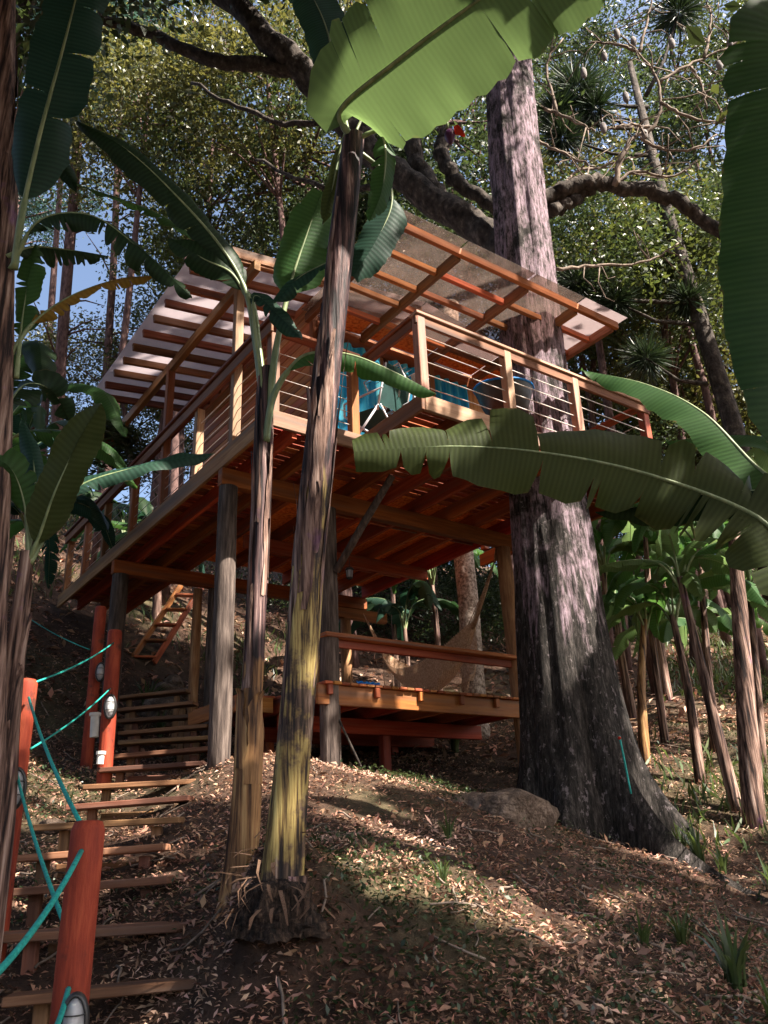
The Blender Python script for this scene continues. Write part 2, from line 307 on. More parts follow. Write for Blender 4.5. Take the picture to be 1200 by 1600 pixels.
def leafquads(pos, size, aspect, rng, up=.4, axis=None, bend=.15):
    n = len(pos); d = rng.normal(size=(n, 3)); d[:, 2] = d[:, 2]*.7-.15
    if axis is not None: d = d*.55+axis
    d /= np.linalg.norm(d, axis=1)[:, None]
    h = rng.normal(size=(n, 3)); h[:, 2] += up; s = np.cross(d, h); s /= np.linalg.norm(s, axis=1)[:, None]+1e-6
    nn = np.cross(s, d); L = (size*rng.uniform(.6, 1.3, n))[:, None]; w = L*aspect
    a = pos; b = pos+d*L*.45+s*w*.5+nn*L*bend; c = pos+d*L; e = pos+d*L*.45-s*w*.5+nn*L*bend
    return np.stack([a, b, c, e], 1)
# ------------------------------------------------------------------ the hillside
HA = Vector((-1.04716, 7.27336, 4.04342))                       # near corner of the upper deck
HU = Vector((math.cos(YAW), math.sin(YAW), 0)); HV = Vector((-math.sin(YAW), math.cos(YAW), 0))
def hp(u, v, w): return HA + HU*u + HV*v + Vector((0, 0, w))
CP = [(0, 0, -1.6), (-2, 0, -1.5), (3, 0, -2.0), (0, -8, -2.6), (8, 0, -2.5), (-8, 0, -.9), (-1, 2.9, -1.0), (-1.44, 4.66, -.80), (-1.72, 5.12, -.56), (-2.05, 5.98, -.15),
      (-2.27, 7.56, .26), (-2.4, 8.64, .66), (-.62, 4.5, -.34), (-.87, 4.9, -.27), (0, 4, -.74), (1.7, 4.5, -.95), (2.8, 7, -.55), (-1.64, 8.08, .80), (-.67, 8.79, .76), (1.51, 10.4, .74),
      (-3.61, 10.79, 1.25), (1.84, 8.82, .02), (.84, 8, .36), (3.32, 8.6, .08), (2.6, 10, .72), (-5.35, 13.2, 3.75), (-7.9, 18, 7.4), (-10, 12, 5.2), (0, 15, 2.7), (0, 20, 5.6), (6, 16, 3.0), (6, 22, 6.3),
      (12, 16, 3.4), (12, 8, .2), (-10, 6, 2.2), (-5, 6, .7), (-5, 9, 1.7), (0, 30, 10), (18, 30, 9), (-18, 30, 14), (28, 10, 0), (-25, 8, 6), (0, 60, 17), (40, 60, 15), (-40, 60, 20), (30, -12, -4), (-30, -12, 2), (1.2, 6, -.38), (.3, 6.6, .05), (-1.0, 4.5, -.92), (-1.15, 4.0, -1.02), (-.5, 3.6, -1.0)]
_c = np.array(CP, float); _n = len(_c)
def _phi(r): return np.where(r > 1e-9, r*r*np.log(np.maximum(r, 1e-9)), 0)
_K = _phi(np.linalg.norm(_c[:, None, :2]-_c[None, :, :2], axis=2)) + np.eye(_n)*.15
_P = np.concatenate([np.ones((_n, 1)), _c[:, :2]], 1)
_S = np.linalg.solve(np.block([[_K, _P], [_P.T, np.zeros((3, 3))]]), np.concatenate([_c[:, 2], np.zeros(3)]))
def gzs(X, Y):
    X = np.asarray(X, float); Y = np.asarray(Y, float); sh = X.shape; p = np.stack([X.ravel(), Y.ravel()], 1)
    z = _phi(np.linalg.norm(p[:, None]-_c[None, :, :2], axis=2))@_S[:_n] + _S[_n] + p@_S[_n+1:]
    z += .035*np.sin(p[:, 0]*2.1+1.3*np.sin(p[:, 1]*1.7))*np.cos(p[:, 1]*1.9) + .02*np.sin(p[:, 0]*5.3+p[:, 1]*3.1)*np.sin(p[:, 1]*4.7)
    m = (z-_c[:, 2].min())
    mound = .42*np.exp(-((p[:, 0]+.64)**2+(p[:, 1]-4.64)**2)/.09)
    return (z+mound).reshape(sh)
def gz(x, y): return float(gzs(np.array([x]), np.array([y]))[0])
def ground(): 
    n = 260; a = np.linspace(-1, 1, n); xs = np.sign(a)*(abs(a)*7+abs(a)**4*60); b = np.linspace(-1, 1, n); ys = 7+np.sign(b)*(abs(b)*8+abs(b)**4*62)
    ys = np.maximum(ys, -25+np.arange(n)*.01); X, Y = np.meshgrid(xs, ys); Z = gzs(X, Y)
    me = bpy.data.meshes.new('ground'); v = np.stack([X.ravel(), Y.ravel(), Z.ravel()], 1)
    i = np.arange(n*n).reshape(n, n); f = np.stack([i[:-1, :-1].ravel(), i[:-1, 1:].ravel(), i[1:, 1:].ravel(), i[1:, :-1].ravel()], 1)
    me.from_pydata(v.tolist(), [], f.tolist()); me.materials.append(MATS['soil']); me.polygons.foreach_set('use_smooth', np.ones(len(f), bool))
    tag(link('ground', me), kind='structure')
ground()

# ------------------------------------------------------------------ the treehouse
W0 = 3.35
house = empty('treehouse', hp(0, 0, -W0), 'raised timber treehouse with railed deck and translucent roof beside big trunk', 'treehouse', rz=YAW)
def hl(u, v, w): return Vector((u, v, w+W0))
def hb(name, u0, u1, v0, v1, w0, w1, mat, parent=house):
    return board(name, parent, mat, hl((u0+u1)/2, (v0+v1)/2, (w0+w1)/2), (u1-u0, v1-v0, w1-w0))
def hs(name, p, q, w, h, mat, parent=house): return span(name, parent, mat, hl(*p), hl(*q), w, h)
def htube(name, pts, rad, mat, n=8, parent=house, noise=0, seed=0):
    m = MB(); m.tube([hl(*p) for p in pts], rad, n, noise=noise, rng=random.Random(seed)); return m.build(name, mat, parent)
rg = random.Random(5)
# walkway and porch boards
k = 0; v = .02
while v < 7.3:
    hb('deck_plank', -.06+rg.uniform(-.004, .004), .98, v, v+.086, -.035, -.002+rg.uniform(-.002, .002), 'deck_wood'); v += .104
v = -1.02
while v < .88:
    u0 = 1.0 if v > -.05 else 1.06
    hb('deck_plank', u0, 4.72+rg.uniform(-.004, .004), v, v+.086, -.035, -.002+rg.uniform(-.002, .002), 'deck_wood'); v += .104
# rim boards
hb('rim_board', -.105, -.063, -.03, 7.34, -.20, .012, 'rail_wood')
hb('rim_board', -.06, 1.10, -.045, -.004, -.16, .02, 'pale_wood')
hb('rim_board', 1.015, 1.057, -1.08, -.05, -.16, .02, 'rail_wood')
hb('rim_board', 1.06, 4.76, -1.085, -1.043, -.16, .02, 'pale_wood')
hb('rim_board', 4.73, 4.77, -1.04, 2.2, -.16, .02, 'rail_wood')
# joists and beams under the floor
for u in (.22, .60, .97): hb('joist', u-.03, u+.03, .0, 7.25, -.22, -.037, 'deck_wood')
for u in (1.52, 2.02, 2.52, 3.02, 3.5): hb('joist', u-.028, u+.028, -1.03, 4.4, -.22, -.037, 'deck_wood')
hb('joist', 3.98, 4.04, -1.03, 4.4, -.24, -.037, 'deck_wood')
hb('joist', 4.64, 4.70, -1.03, 2.2, -.22, -.037, 'deck_wood')
hb('beam', -.12, 4.2, .95, 1.06, -.42, -.224, 'deck_wood')
hb('beam', -.12, 4.1, 4.42, 4.54, -.42, -.224, 'deck_wood')
hb('beam', 1.0, 4.0, 2.66, 2.74, -.40, -.224, 'deck_wood')
hb('beam', 3.5, 4.5, 4.42, 4.52, -.60, -.43, 'honey_wood')
for i, (a, b_) in enumerate(((1.0, 2.22), (2.225, 3.44), (3.445, 4.06))):
    for (c, d) in ((.99, 2.2), (2.205, 3.4), (3.405, 4.4)): hb('floor_panel', a, b_, c, d, -.034, -.012, 'osb')
for c in (1.6, 3.3):
    for a, b_ in ((1.55, 1.99), (2.05, 2.49), (2.55, 2.99), (3.05, 3.47), (3.53, 3.97)): hb('blocking', a, b_, c-.02, c+.02, -.20, -.04, 'red_wood')
# log posts
def logpost(u, v, r, wt, wb, mat='log', lean=(0, 0), seed=1):
    n = 9; m = MB(); pts = [hl(u+lean[0]*t/n, v+lean[1]*t/n, wb+(wt-wb)*t/n) for t in range(n+1)]
    m.tube(pts, [r*(1.06-.1*t/n) for t in range(n+1)], 14, noise=.035, rng=random.Random(seed)); return m.build('log_post', mat, house)
def gw(u, v): p = hp(u, v, 0); return gz(p.x, p.y)-HA.z
logpost(-.02, 1.0, .105, -.425, gw(0, 1)-.25, seed=1)
logpost(1.22, 1.0, .105, -.425, gw(1.2, 1)-.25, seed=2)
logpost(4.02, 1.0, .10, -.425, gw(3.9, 1)-.3, 'log_warm', (-.06, 0), seed=3)
logpost(.0, 4.47, .115, -.425, gw(0, 4.4)-.3, seed=4)
logpost(1.42, 4.5, .10, -.425, gw(1.4, 4.5)-.3, seed=5)
logpost(1.2, 4.6, .07, -.425, gw(1.2, 4.6)-.3, 'log_warm', seed=6)
logpost(3.7, 4.47, .09, -.605, gw(3.7, 4.4)-.3, 'log_warm', seed=7)
logpost(2.6, 3.6, .06, -.23, gw(2.6, 3.6)-.3, 'log_warm', seed=8)
htube('brace', [(1.26, .90, -1.2), (1.42, .55, -.7), (1.58, .2, -.23)], [.045, .042, .04], 'log', 9, noise=.06)
# walls: siding boards of the left wall, doors and glass in the front wall
w = .0
while w < 2.3:
    hb('siding_board', .985, 1.012, .93, 4.4, w+.003, w+.118, 'siding_wood'); w += .121
for vv in (.90, 2.05, 3.2, 4.4): hb('wall_post', .955, 1.03, vv-.04, vv+.04, -.0, 2.36, 'rail_wood')
hb('wall_panel', 1.02, 1.05, .95, 4.4, 0, 2.3, 'dark_inside'); hb('wall_panel', 1.05, 4.05, 4.36, 4.39, 0, 2.3, 'siding_wood'); hb('wall_panel', 4.02, 4.05, 1.0, 4.36, 0, 2.3, 'siding_wood')
hb('floor_board', 1.05, 4.02, 1.0, 4.36, -.01, .012, 'siding_wood')
hb('header_beam', 1.0, 4.1, .86, .94, 1.82, 2.02, 'siding_wood'); hb('sill_beam', 1.0, 4.1, .87, .93, .0, .06, 'siding_wood')
for (a, b_) in ((1.06, 1.93), (2.05, 2.70), (2.75, 3.4)):
    dr = hb('glass_door', a, b_, .885, .893, .09, 1.80, 'pane_glass')
    for (x0, x1, y0, y1) in ((a, a+.05, .065, 1.815), (b_-.05, b_, .065, 1.815)):
        o = hb('door_stile', x0, x1, .87, .91, y0, y1, 'rail_wood', dr); o.location = o.location - dr.location
    for (y0, y1) in ((.065, .115), (1.765, 1.815)):
        o = hb('door_rail', a+.052, b_-.052, .87, .91, y0, y1, 'rail_wood', dr); o.location = o.location - dr.location
    m = MB(); n = 40                                         # curtain hanging in folds before the pane
    vsx = []; 
    for j in range(7):
        for i in range(n+1): 
            t = i/n; vsx.append(hl(a+(b_-a)*t, (.80 if a > 2 else .79)+.035*math.sin(t*26+.5*math.sin(j*1.1)), .07+1.70*j/6))
    m.add(vsx, [(j*(n+1)+i, j*(n+1)+i+1, (j+1)*(n+1)+i+1, (j+1)*(n+1)+i) for j in range(6) for i in range(n)])
    m.build('curtain', 'blue_cloth', house)
hb('wall_board', 1.95, 2.03, .88, .92, .062, 1.82, 'siding_wood'); hb('wall_board', 3.43, 4.02, .88, .92, .062, 1.82, 'siding_wood')
# railings: posts, handrails, wire cables
def rail_post(u, v, w1=.965, w0=.022, mat='pale_wood', s=.05): return hb('rail_post', u-s, u+s, v-s, v+s, w0, w1, mat)
LP = (.92, 1.93, 3.02, 4.13, 5.33, 6.3, 7.28)
for i, vv in enumerate(LP):
    tall = i in (0, 2)
    hb('rail_post', -.055, .045, vv-.045, vv+.045, 0.0, 2.14 if tall else .962, 'pale_wood' if i < 2 else 'rail_wood')
hs('handrail', (.0-.075, -.06, .99), (-.075, 7.36, .99), .03, .13, 'rail_wood')
hb('handrail', -.12, .075, -.08, 7.36, 1.06, 1.10, 'rail_wood')
for vv in (.0,): hb('rail_post', -.05, .05, .0, .10, .022, .965, 'pale_wood')
hb('rail_post', .93, 1.03, .005, .105, .022, .965, 'honey_wood'); hb('rail_post', .52, .60, .0, .08, .022, .965, 'pale_wood')
hb('handrail', .078, 1.04, -.03, .11, 1.0, 1.04, 'rail_wood')
for u in (1.10, 2.30, 3.38): rail_post(u, -1.0, mat='pale_wood')
rail_post(4.68, -.98, .965, mat='red_wood'); rail_post(4.68, .6, mat='red_wood'); rail_post(4.68, 2.1, mat='red_wood')
hb('handrail', 1.03, 4.75, -1.07, -.94, .967, 1.005, 'pale_wood'); hb('handrail', 1.03, 4.75, -1.045, -1.005, .86, .965, 'rail_wood')
hb('handrail', 1.03, 1.16, -.938, .12, .967, 1.005, 'rail_wood'); hb('handrail', 1.06, 1.10, -.938, -.0, .86, .965, 'rail_wood')
hb('handrail', 4.61, 4.75, -.938, 2.2, .967, 1.005, 'red_wood')
for i in range(5):
    w = .16+.15*i
    htube('rail_cable', [(0, .0, w), (0, 7.28, w)], .0045, 'cable', 5)
    htube('rail_cable', [(.05, .05, w), (.96, .05, w)], .0045, 'cable', 5)
    htube('rail_cable', [(1.1, -1.0, w), (4.68, -1.0, w)], .006, 'cable', 5)
    htube('rail_cable', [(4.68, -.98, w), (4.68, 2.1, w)], .005, 'cable', 5)
# left roof: plate on tall posts, rafters across it, sheets above
def rw(u): return 2.13+.13*(u+.6)
hb('roof_plate', -.05, .03, .45, 4.95, 2.06, 2.20, 'rail_wood')
for i in range(11):
    vv = .62+.375*i
    hs('rafter', (-.60, vv, rw(-.60)+.055), (2.5, vv, rw(2.5)+.055), .055, .10, 'rail_wood')
for i in range(5):
    v0 = .52+.8*i
    o = hs('roof_sheet', (-.66, v0+.4, rw(-.66)+.118), (2.5, v0+.4, rw(2.5)+.118), .795, .012, 'roof_sheet')
    hs('roof_sheet', (4.55, v0+.4, rw(.6)+.05), (2.52, v0+.4, rw(2.5)+.118), .795, .012, 'roof_sheet')
hs('fascia', (-.3, .5, rw(-.3)+.05), (1.2, .5, rw(1.2)+.05), .03, .14, 'rail_wood')
# porch roof: front purlin, cross rafters, short purlins between, clear sheets
for u in (.86, 1.68, 2.72, 3.55, 4.22): hb('porch_rafter', u-.03, u+.03, -1.07, .84, 1.90, 2.02, 'rail_wood')
hb('porch_purlin', .78, 4.28, -1.13, -1.075, 1.92, 2.02, 'honey_wood')
for vv in (-.70, -.33, .02, .42):
    for a, b_ in ((.892, 1.648), (1.712, 2.688), (2.752, 3.518), (3.582, 4.188)): hb('porch_purlin', a, b_, vv-.028, vv+.028, 1.925, 2.0, 'honey_wood')
for i, (a, b_) in enumerate(((.76, 1.67), (1.69, 2.70), (2.73, 3.54), (3.56, 4.33))): hb('porch_sheet', a, b_, -1.24, .80, 2.035, 2.043, 'clear_sheet' if i < 3 else 'bright_sheet')
for a, b_ in ((1.08, 1.62), (1.74, 2.66), (2.78, 3.5), (3.6, 4.2)): hb('soffit_panel', a, b_, .46, .83, 2.004, 2.018, 'osb')
for (u, vv) in ((1.05, .82), (2.72, .78)): hb('porch_post', u-.04, u+.04, vv-.04, vv+.04, .02, 1.895, 'rail_wood')

# ------------------------------------------------------------------ lower platform
plat = empty('viewing_platform', hp(1, 1, -W0), 'low orange timber platform with hammock under the treehouse', 'platform', rz=YAW)
def pb(name, u0, u1, v0, v1, w0, w1, mat): return board(name, plat, mat, (((u0+u1)/2-1), (v0+v1)/2-1, (w0+w1)/2+W0), (u1-u0, v1-v0, w1-w0))
u = 1.08
while u < 4.1:
    pb('platform_board', u, u+.098, .86+rg.uniform(-.012, .012), 3.6, -2.452, -2.422+rg.uniform(-.002, .002), 'honey_wood'); u += .107
pb('rim_joist', 1.02, 4.16, .91, .955, -2.66, -2.455, 'red_wood'); pb('rim_joist', 1.04, 4.14, 3.5, 3.55, -2.64, -2.455, 'red_wood')
for u in (1.10, 1.7, 2.3, 2.9, 3.45, 4.0):
    pb('joist', u-.03, u+.03, .96, 3.49, -2.62, -2.455, 'red_wood'); pb('joist_end', u+.02, u+.08, .862, .908, -2.56, -2.456, 'red_wood')
for vv in (1.9, 2.9): pb('beam', 1.1, 4.1, vv-.04, vv+.04, -2.80, -2.625, 'deck_wood')
for (u, vv) in ((2.55, 1.9), (1.5, 2.9), (3.4, 2.9)): pb('support_post', u-.055, u+.055, vv-.055, vv+.055, gw(u, vv)-.2, -2.805, 'red_wood')
pb('handrail', 1.1, 4.2, .87, 1.12, -1.94, -1.895, 'honey_wood'); pb('handrail', 1.3, 4.08, .975, 1.02, -2.03, -1.943, 'red_wood')
for i in range(8): pb('side_board', .60, 1.06, 1.9+i*.16, 2.05+i*.16, -2.452, -2.425, 'honey_wood')
pb('side_beam', .58, 1.01, 1.86, 1.9, -2.62, -2.455, 'honey_wood'); pb('side_beam', .56, .60, 1.9, 3.2, -2.62, -2.455, 'honey_wood')
# ------------------------------------------------------------------ big trunk beside the deck
def vnoise(p, s): 
    return math.sin(p[0]*s+1.7*math.sin(p[1]*s*.7+p[2]*.3))*math.cos(p[1]*s*1.1+p[2]*s*.35)
TB = hp(3.30, -.42, 0); TB.z = gz(TB.x, TB.y)
big = thing('big_tree', TB, 'huge lichen-spotted grey tree trunk with buttress roots passing through the deck', 'tree')
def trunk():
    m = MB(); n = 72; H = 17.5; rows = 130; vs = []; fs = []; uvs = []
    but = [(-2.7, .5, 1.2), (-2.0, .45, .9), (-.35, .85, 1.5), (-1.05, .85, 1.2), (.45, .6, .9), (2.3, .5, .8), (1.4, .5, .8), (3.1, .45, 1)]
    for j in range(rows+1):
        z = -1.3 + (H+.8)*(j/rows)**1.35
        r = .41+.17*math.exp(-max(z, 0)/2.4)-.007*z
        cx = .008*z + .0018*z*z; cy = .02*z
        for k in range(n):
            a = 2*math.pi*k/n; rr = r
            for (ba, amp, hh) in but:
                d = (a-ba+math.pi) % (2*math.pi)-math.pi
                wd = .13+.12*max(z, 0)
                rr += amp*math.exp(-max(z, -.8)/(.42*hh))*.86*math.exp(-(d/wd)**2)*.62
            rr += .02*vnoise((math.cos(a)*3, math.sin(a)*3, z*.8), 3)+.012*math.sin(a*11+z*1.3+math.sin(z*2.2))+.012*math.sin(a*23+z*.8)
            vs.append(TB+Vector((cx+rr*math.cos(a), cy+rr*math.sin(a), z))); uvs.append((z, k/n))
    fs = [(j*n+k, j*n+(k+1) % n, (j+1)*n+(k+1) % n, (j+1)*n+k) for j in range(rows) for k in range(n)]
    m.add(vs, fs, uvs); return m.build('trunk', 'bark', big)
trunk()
def limb(pts, r0, r1, mat='limb_bark', parent=big, name='limb', n=10, seed=0, seg=6, wob=.04):
    c = cat([pt(*p) for p in pts], seg*len(pts)); rng = random.Random(seed); m = MB(); k = len(c)-1
    c = [p+Vector((rng.uniform(-wob, wob), rng.uniform(-wob, wob), rng.uniform(-wob, wob))) if 0 < i < k else p for i, p in enumerate(c)]
    m.tube(c, [r0+(r1-r0)*i/k for i in range(k+1)], n, noise=.12, rng=rng); return m.build(name, mat, parent), c
allb = []
for i, (pts, r0, r1) in enumerate([
    ([(805, 400, 9.7), (745, 355, 10), (640, 290, 10.3), (560, 215, 10.3), (500, 140, 10.2), (420, 60, 10), (320, -40, 9.8)], .24, .20),
    ([(520, 165, 10.25), (440, 105, 10.2), (340, 95, 10.2), (230, 50, 10.2), (150, 25, 10)], .15, .09),
    ([(700, 330, 10.1), (655, 260, 10.4), (645, 200, 10.5), (690, 150, 10.6), (770, 110, 10.8)], .17, .09),
    ([(700, 205, 10.6), (690, 240, 10.5), (720, 290, 10.3), (800, 340, 10)], .12, .11),
    ([(838, 320, 9.6), (900, 290, 9.6), (960, 290, 9.7), (1040, 305, 9.8), (1110, 350, 9.9), (1190, 420, 10)], .13, .09),
    ([(860, 330, 9.6), (890, 315, 9.7), (910, 300, 9.7), (930, 290, 9.7)], .10, .08),
    ([(560, 190, 10.3), (430, 190, 10.8), (300, 130, 11.2)], .06, .03), ([(640, 290, 10.4), (500, 290, 11), (400, 250, 11.5)], .06, .025), ([(480, 120, 10.3), (520, 40, 10.5), (515, -40, 10.6)], .08, .05)]):
    o, c = limb(pts, r0, r1, seed=i); allb.append(c)
# bare twiggy crown with hanging pods on the right
TW = [[(960, 290, 9.6), (970, 250, 9.5), (990, 215, 9.5), (1020, 200, 9.5), (1032, 160, 9.4), (1025, 120, 9.4), (995, 80, 9.4), (965, 50, 9.4)],
      [(1030, 130, 9.4), (1060, 108, 9.4), (1100, 92, 9.5), (1150, 65, 9.5), (1180, 40, 9.5)], [(1080, 105, 9.45), (1095, 130, 9.5), (1105, 170, 9.5)], [(995, 80, 9.4), (960, 70, 9.4), (920, 68, 9.5)],
      [(1032, 160, 9.4), (1070, 180, 9.4), (1110, 190, 9.4), (1150, 185, 9.4)], [(850, 170, 9.7), (900, 190, 9.7), (930, 205, 9.7)], [(840, 220, 9.7), (880, 240, 9.7), (930, 260, 9.7)],
      [(870, 180, 9.7), (855, 100, 9.8), (880, 60, 9.8)], [(1020, 200, 9.5), (975, 195, 9.4), (945, 205, 9.4)], [(1000, 215, 9.5), (1040, 235, 9.6), (1090, 230, 9.6), (1120, 210, 9.6)],
      [(1000, 80, 9.4), (1010, 40, 9.4), (1020, -10, 9.4)], [(1100, 90, 9.5), (1110, 40, 9.5), (1105, 0, 9.5)], [(960, 290, 9.6), (990, 270, 9.6), (1050, 275, 9.6), (1090, 250, 9.6)],
      [(870, 420, 9.5), (930, 415, 9.8), (1010, 410, 10), (1060, 380, 10.2)], [(865, 310, 9.6), (900, 270, 9.9), (960, 255, 10), (1010, 240, 10)]]
rt = random.Random(3)
for i, pts in enumerate(TW):
    o, c = limb(pts, .045 if i < 1 else .028, .012, 'twig_bark', big, 'twig', 6, 30+i, 4, .02)
    for q in range(7):                                    # short side sprigs fork off each twig
        b0 = c[rt.randrange(2, len(c)-1)]; d = Vector((rt.gauss(0, 1), rt.gauss(0, .6), rt.gauss(-.1, 1))).normalized()*rt.uniform(.25, .7)
        m = MB(); e = b0+d; mid = b0+d*.5+Vector((rt.uniform(-.08, .08), rt.uniform(-.08, .08), rt.uniform(-.08, .08)))
        m.tube([b0, mid, e, e+Vector((rt.uniform(-.15, .15), 0, rt.uniform(-.2, .05)))], [.012, .009, .007, .004], 5); m.build('twig', 'twig_bark', big)
for (x, y) in [(944, 88), (990, 65), (1050, 68), (912, 114), (978, 152), (943, 200), (1140, 67), (964, 53), (1124, 102), (1007, 210), (1146, 118), (1150, 138)]:
    c = pt(x, y, 9.4); m = MB(); m.ball(c, .05, 10, 8, (1, 1, 2.0+rt.uniform(-.2, .3))); m.tube([c+Vector((0, 0, .09)), c+Vector((.01, 0, .2))], .006, 5); m.build('seed_pod', 'pod', big)
# ---- leaf crowns
def clumps(rng, n, rad, shell=.55):
    d = rng.normal(size=(n, 3)); d /= np.linalg.norm(d, axis=1)[:, None]; r = rng.uniform(shell, 1, n)[:, None]
    return d*r*np.array(rad)
def crown_quads(seed, n, rad, per, cr, size, aspect=.45, shell=.4):
    rng = np.random.default_rng(seed); c = clumps(rng, n, rad, shell); 
    p = (c[:, None, :]+rng.normal(size=(n, per, 3))*cr*np.array([1, 1, .7])).reshape(-1, 3)
    return leafquads(p, size, aspect, rng), c
FOL = ['foliage_a', 'foliage_b', 'foliage_c', 'foliage_blue']
CROWN = {}
for fi, f in enumerate(FOL):
    for s in range(2):
        q, c = crown_quads(100+fi*7+s, 44, (2.7, 2.7, 2.2), 210, .34, .13)
        me = fastmesh(None, q, f); me.name = 'crown'; CROWN[(fi, s)] = (me, c)
TREELAB = {0: 'green leafy tree in the dense wood behind the treehouse', 1: 'dark green leafy tree in the dense wood behind the treehouse', 2: 'pale yellow-green sunlit tree in the dense wood behind the treehouse', 3: 'blue-green leafy tree in the wood beyond the left eave'}
def tree(px, py, Y, kind, var, sc, rng, label=None, trunk_r=.14, group='trees of the wood behind the treehouse', base=None, mat='thin_bark', nb=18):
    c = pt(px, py, Y) if base is None else base[1]
    if base is None: bx, by = c.x+rng.uniform(-.8, .8), c.y+rng.uniform(.2, 1.2)
    else: bx, by = base[0]
    b = Vector((bx, by, gz(bx, by)-.1))
    t = thing('forest_tree', b, label or TREELAB[kind], 'tree', group)
    me, cl = CROWN[(kind, var)]
    m = MB(); mid = b.lerp(c, .5)+Vector((rng.uniform(-.3, .3), rng.uniform(-.3, .3), 0)); top = c+Vector((0, 0, .8*sc))
    sp_ = cat([b, mid, c, top], 14); m.tube(sp_, [trunk_r*(1.15-.9*i/14) for i in range(15)], 8, noise=.06, rng=rng)
    rz = rng.uniform(0, 6.28); Mz = Matrix.Rotation(rz, 3, 'Z')
    for i in range(nb):
        e = c+Mz@Vector(cl[i*2 % len(cl)])*sc; s0 = sp_[rng.randrange(7, 13)]
        mm = s0.lerp(e, .5)+Vector((0, 0, rng.uniform(-.1, .35)))
        m.tube(cat([s0, mm, e], 6), [trunk_r*.32*(1-.8*j/6) for j in range(7)], 5)
    m.build('trunk', mat, t)
    o = link('crown', me, t, c-b); o.rotation_euler = (0, 0, rz); o.scale = (sc,)*3
    return t
rf = random.Random(21)
FT = [(300, 60, 18, 1, 1, 1.4), (720, 60, 18, 1, 0, 1.2), (1110, 240, 18, 1, 1, 1.1), (230, 180, 15, 2, 0, 1.1), (330, 260, 16, 0, 0, 1.15), (420, 150, 14, 2, 1, 1.05), (480, 280, 15, 1, 0, 1.1), (560, 60, 17, 0, 1, 1.3), (600, 330, 16, 1, 0, 1.1), (690, 230, 15, 1, 1, 1.1),
       (930, 400, 16, 2, 0, 1.1), (1030, 470, 15, 0, 1, 1.1), (960, 540, 17, 2, 1, 1.1), (1100, 560, 17, 2, 0, 1.2), (900, 230, 18, 1, 0, 1.1), (1040, 40, 19, 1, 0, 1.2),
      (1190, 120, 17, 0, 0, 1.2), (1180, 470, 19, 0, 1, 1.3), (180, 560, 20, 2, 0, .9), (290, 480, 20, 0, 1, 1.0), (40, 690, 22, 0, 0, .7), (30, 300, 24, 3, 0, 1.2), (400, 380, 19, 2, 1, 1.1),
      (250, 640, 22, 1, 1, 1.0), (110, 90, 20, 3, 1, 1.1), (820, 60, 20, 1, 1, 1.2), (960, 660, 19, 1, 0, 1.0), (1090, 700, 18, 0, 0, 1.0), (1200, 660, 18, 2, 0, 1.1), (800, 420, 18, 1, 1, 1.1), (520, 420, 19, 1, 0, 1.1),
      (980, 790, 17, 1, 1, .8), (1150, 800, 19, 1, 0, .9), (640, 900, 19, 1, 0, .8), (740, 860, 20, 1, 1, .8), (560, 940, 18, 1, 1, .7), (860, 880, 20, 1, 0, .8), (700, 960, 17, 1, 0, .5), (430, 980, 18, 1, 1, .6)]
used = {}
def where(x, y, k, Y):
    kind = ('green', 'dark green', 'pale yellow-green', 'blue-green')[k]
    col = next(n for lim, n in ((140, 'at the far left'), (260, 'outside the left eave'), (370, 'above the left roof'), (520, 'behind the slim banana'), (660, 'behind the tall banana trunk'), (780, 'just left of the big trunk'), (890, 'right behind the big trunk'), (1000, 'just right of the big trunk'), (1110, 'beyond the bare twigs'), (9999, 'at the right edge')) if x < lim)
    row = next(n for lim, n in ((110, 'along the top'), (220, 'near the top'), (340, 'high up'), (450, 'at eave height'), (600, 'at roof height'), (720, 'at deck height'), (9999, 'low on the slope')) if y < lim)
    lab = '%s leafy tree %s, %s' % (kind, col, row)
    if lab in used: lab += ', farther' if Y > used[lab] else ', closer'
    used[lab] = Y; return lab
for a in FT: tree(*a, rf, where(a[0], a[1], a[3], a[2]), trunk_r=rf.uniform(.08, .15))
# slim trunks that can be told apart on the left
for i, (pts, r, lab) in enumerate([([(88, 720, 17), (92, 610, 16.5), (105, 430, 16), (120, 240, 15.6), (128, 60, 15.2)], .15, 'slim dark leaning trunk left of the eave, nearest of the pair'), ([(160, 720, 20), (168, 560, 19.5), (178, 400, 19), (184, 250, 18.6), (190, 120, 18.3)], .12, 'slim purple-brown trunk just left of the eave, farther of the pair')]):
    P_ = [pt(*p) for p in pts]; b = Vector((P_[0].x, P_[0].y, min(gz(P_[0].x, P_[0].y), P_[0].z)-.2)); t = thing('slim_tree', b, lab, 'tree')
    m = MB(); c = cat([b]+P_, 18); m.tube(c, [r*(1.1-.4*i/18) for i in range(19)], 10, noise=.06, rng=rf)
    for q in range(12):
        s0 = c[rf.randrange(8, 18)]; d = Vector((rf.gauss(0, 1), rf.gauss(0, .5), rf.uniform(-.2, .8))).normalized()*rf.uniform(.6, 1.8); m.tube([s0, s0+d*.5+Vector((0, 0, .1)), s0+d], [.03, .02, .008], 5)
    m.build('trunk', 'thin_bark', t); o = link('crown', CROWN[(3, i)][0], t, c[-1]-b); o.scale = (.9, .9, .8)
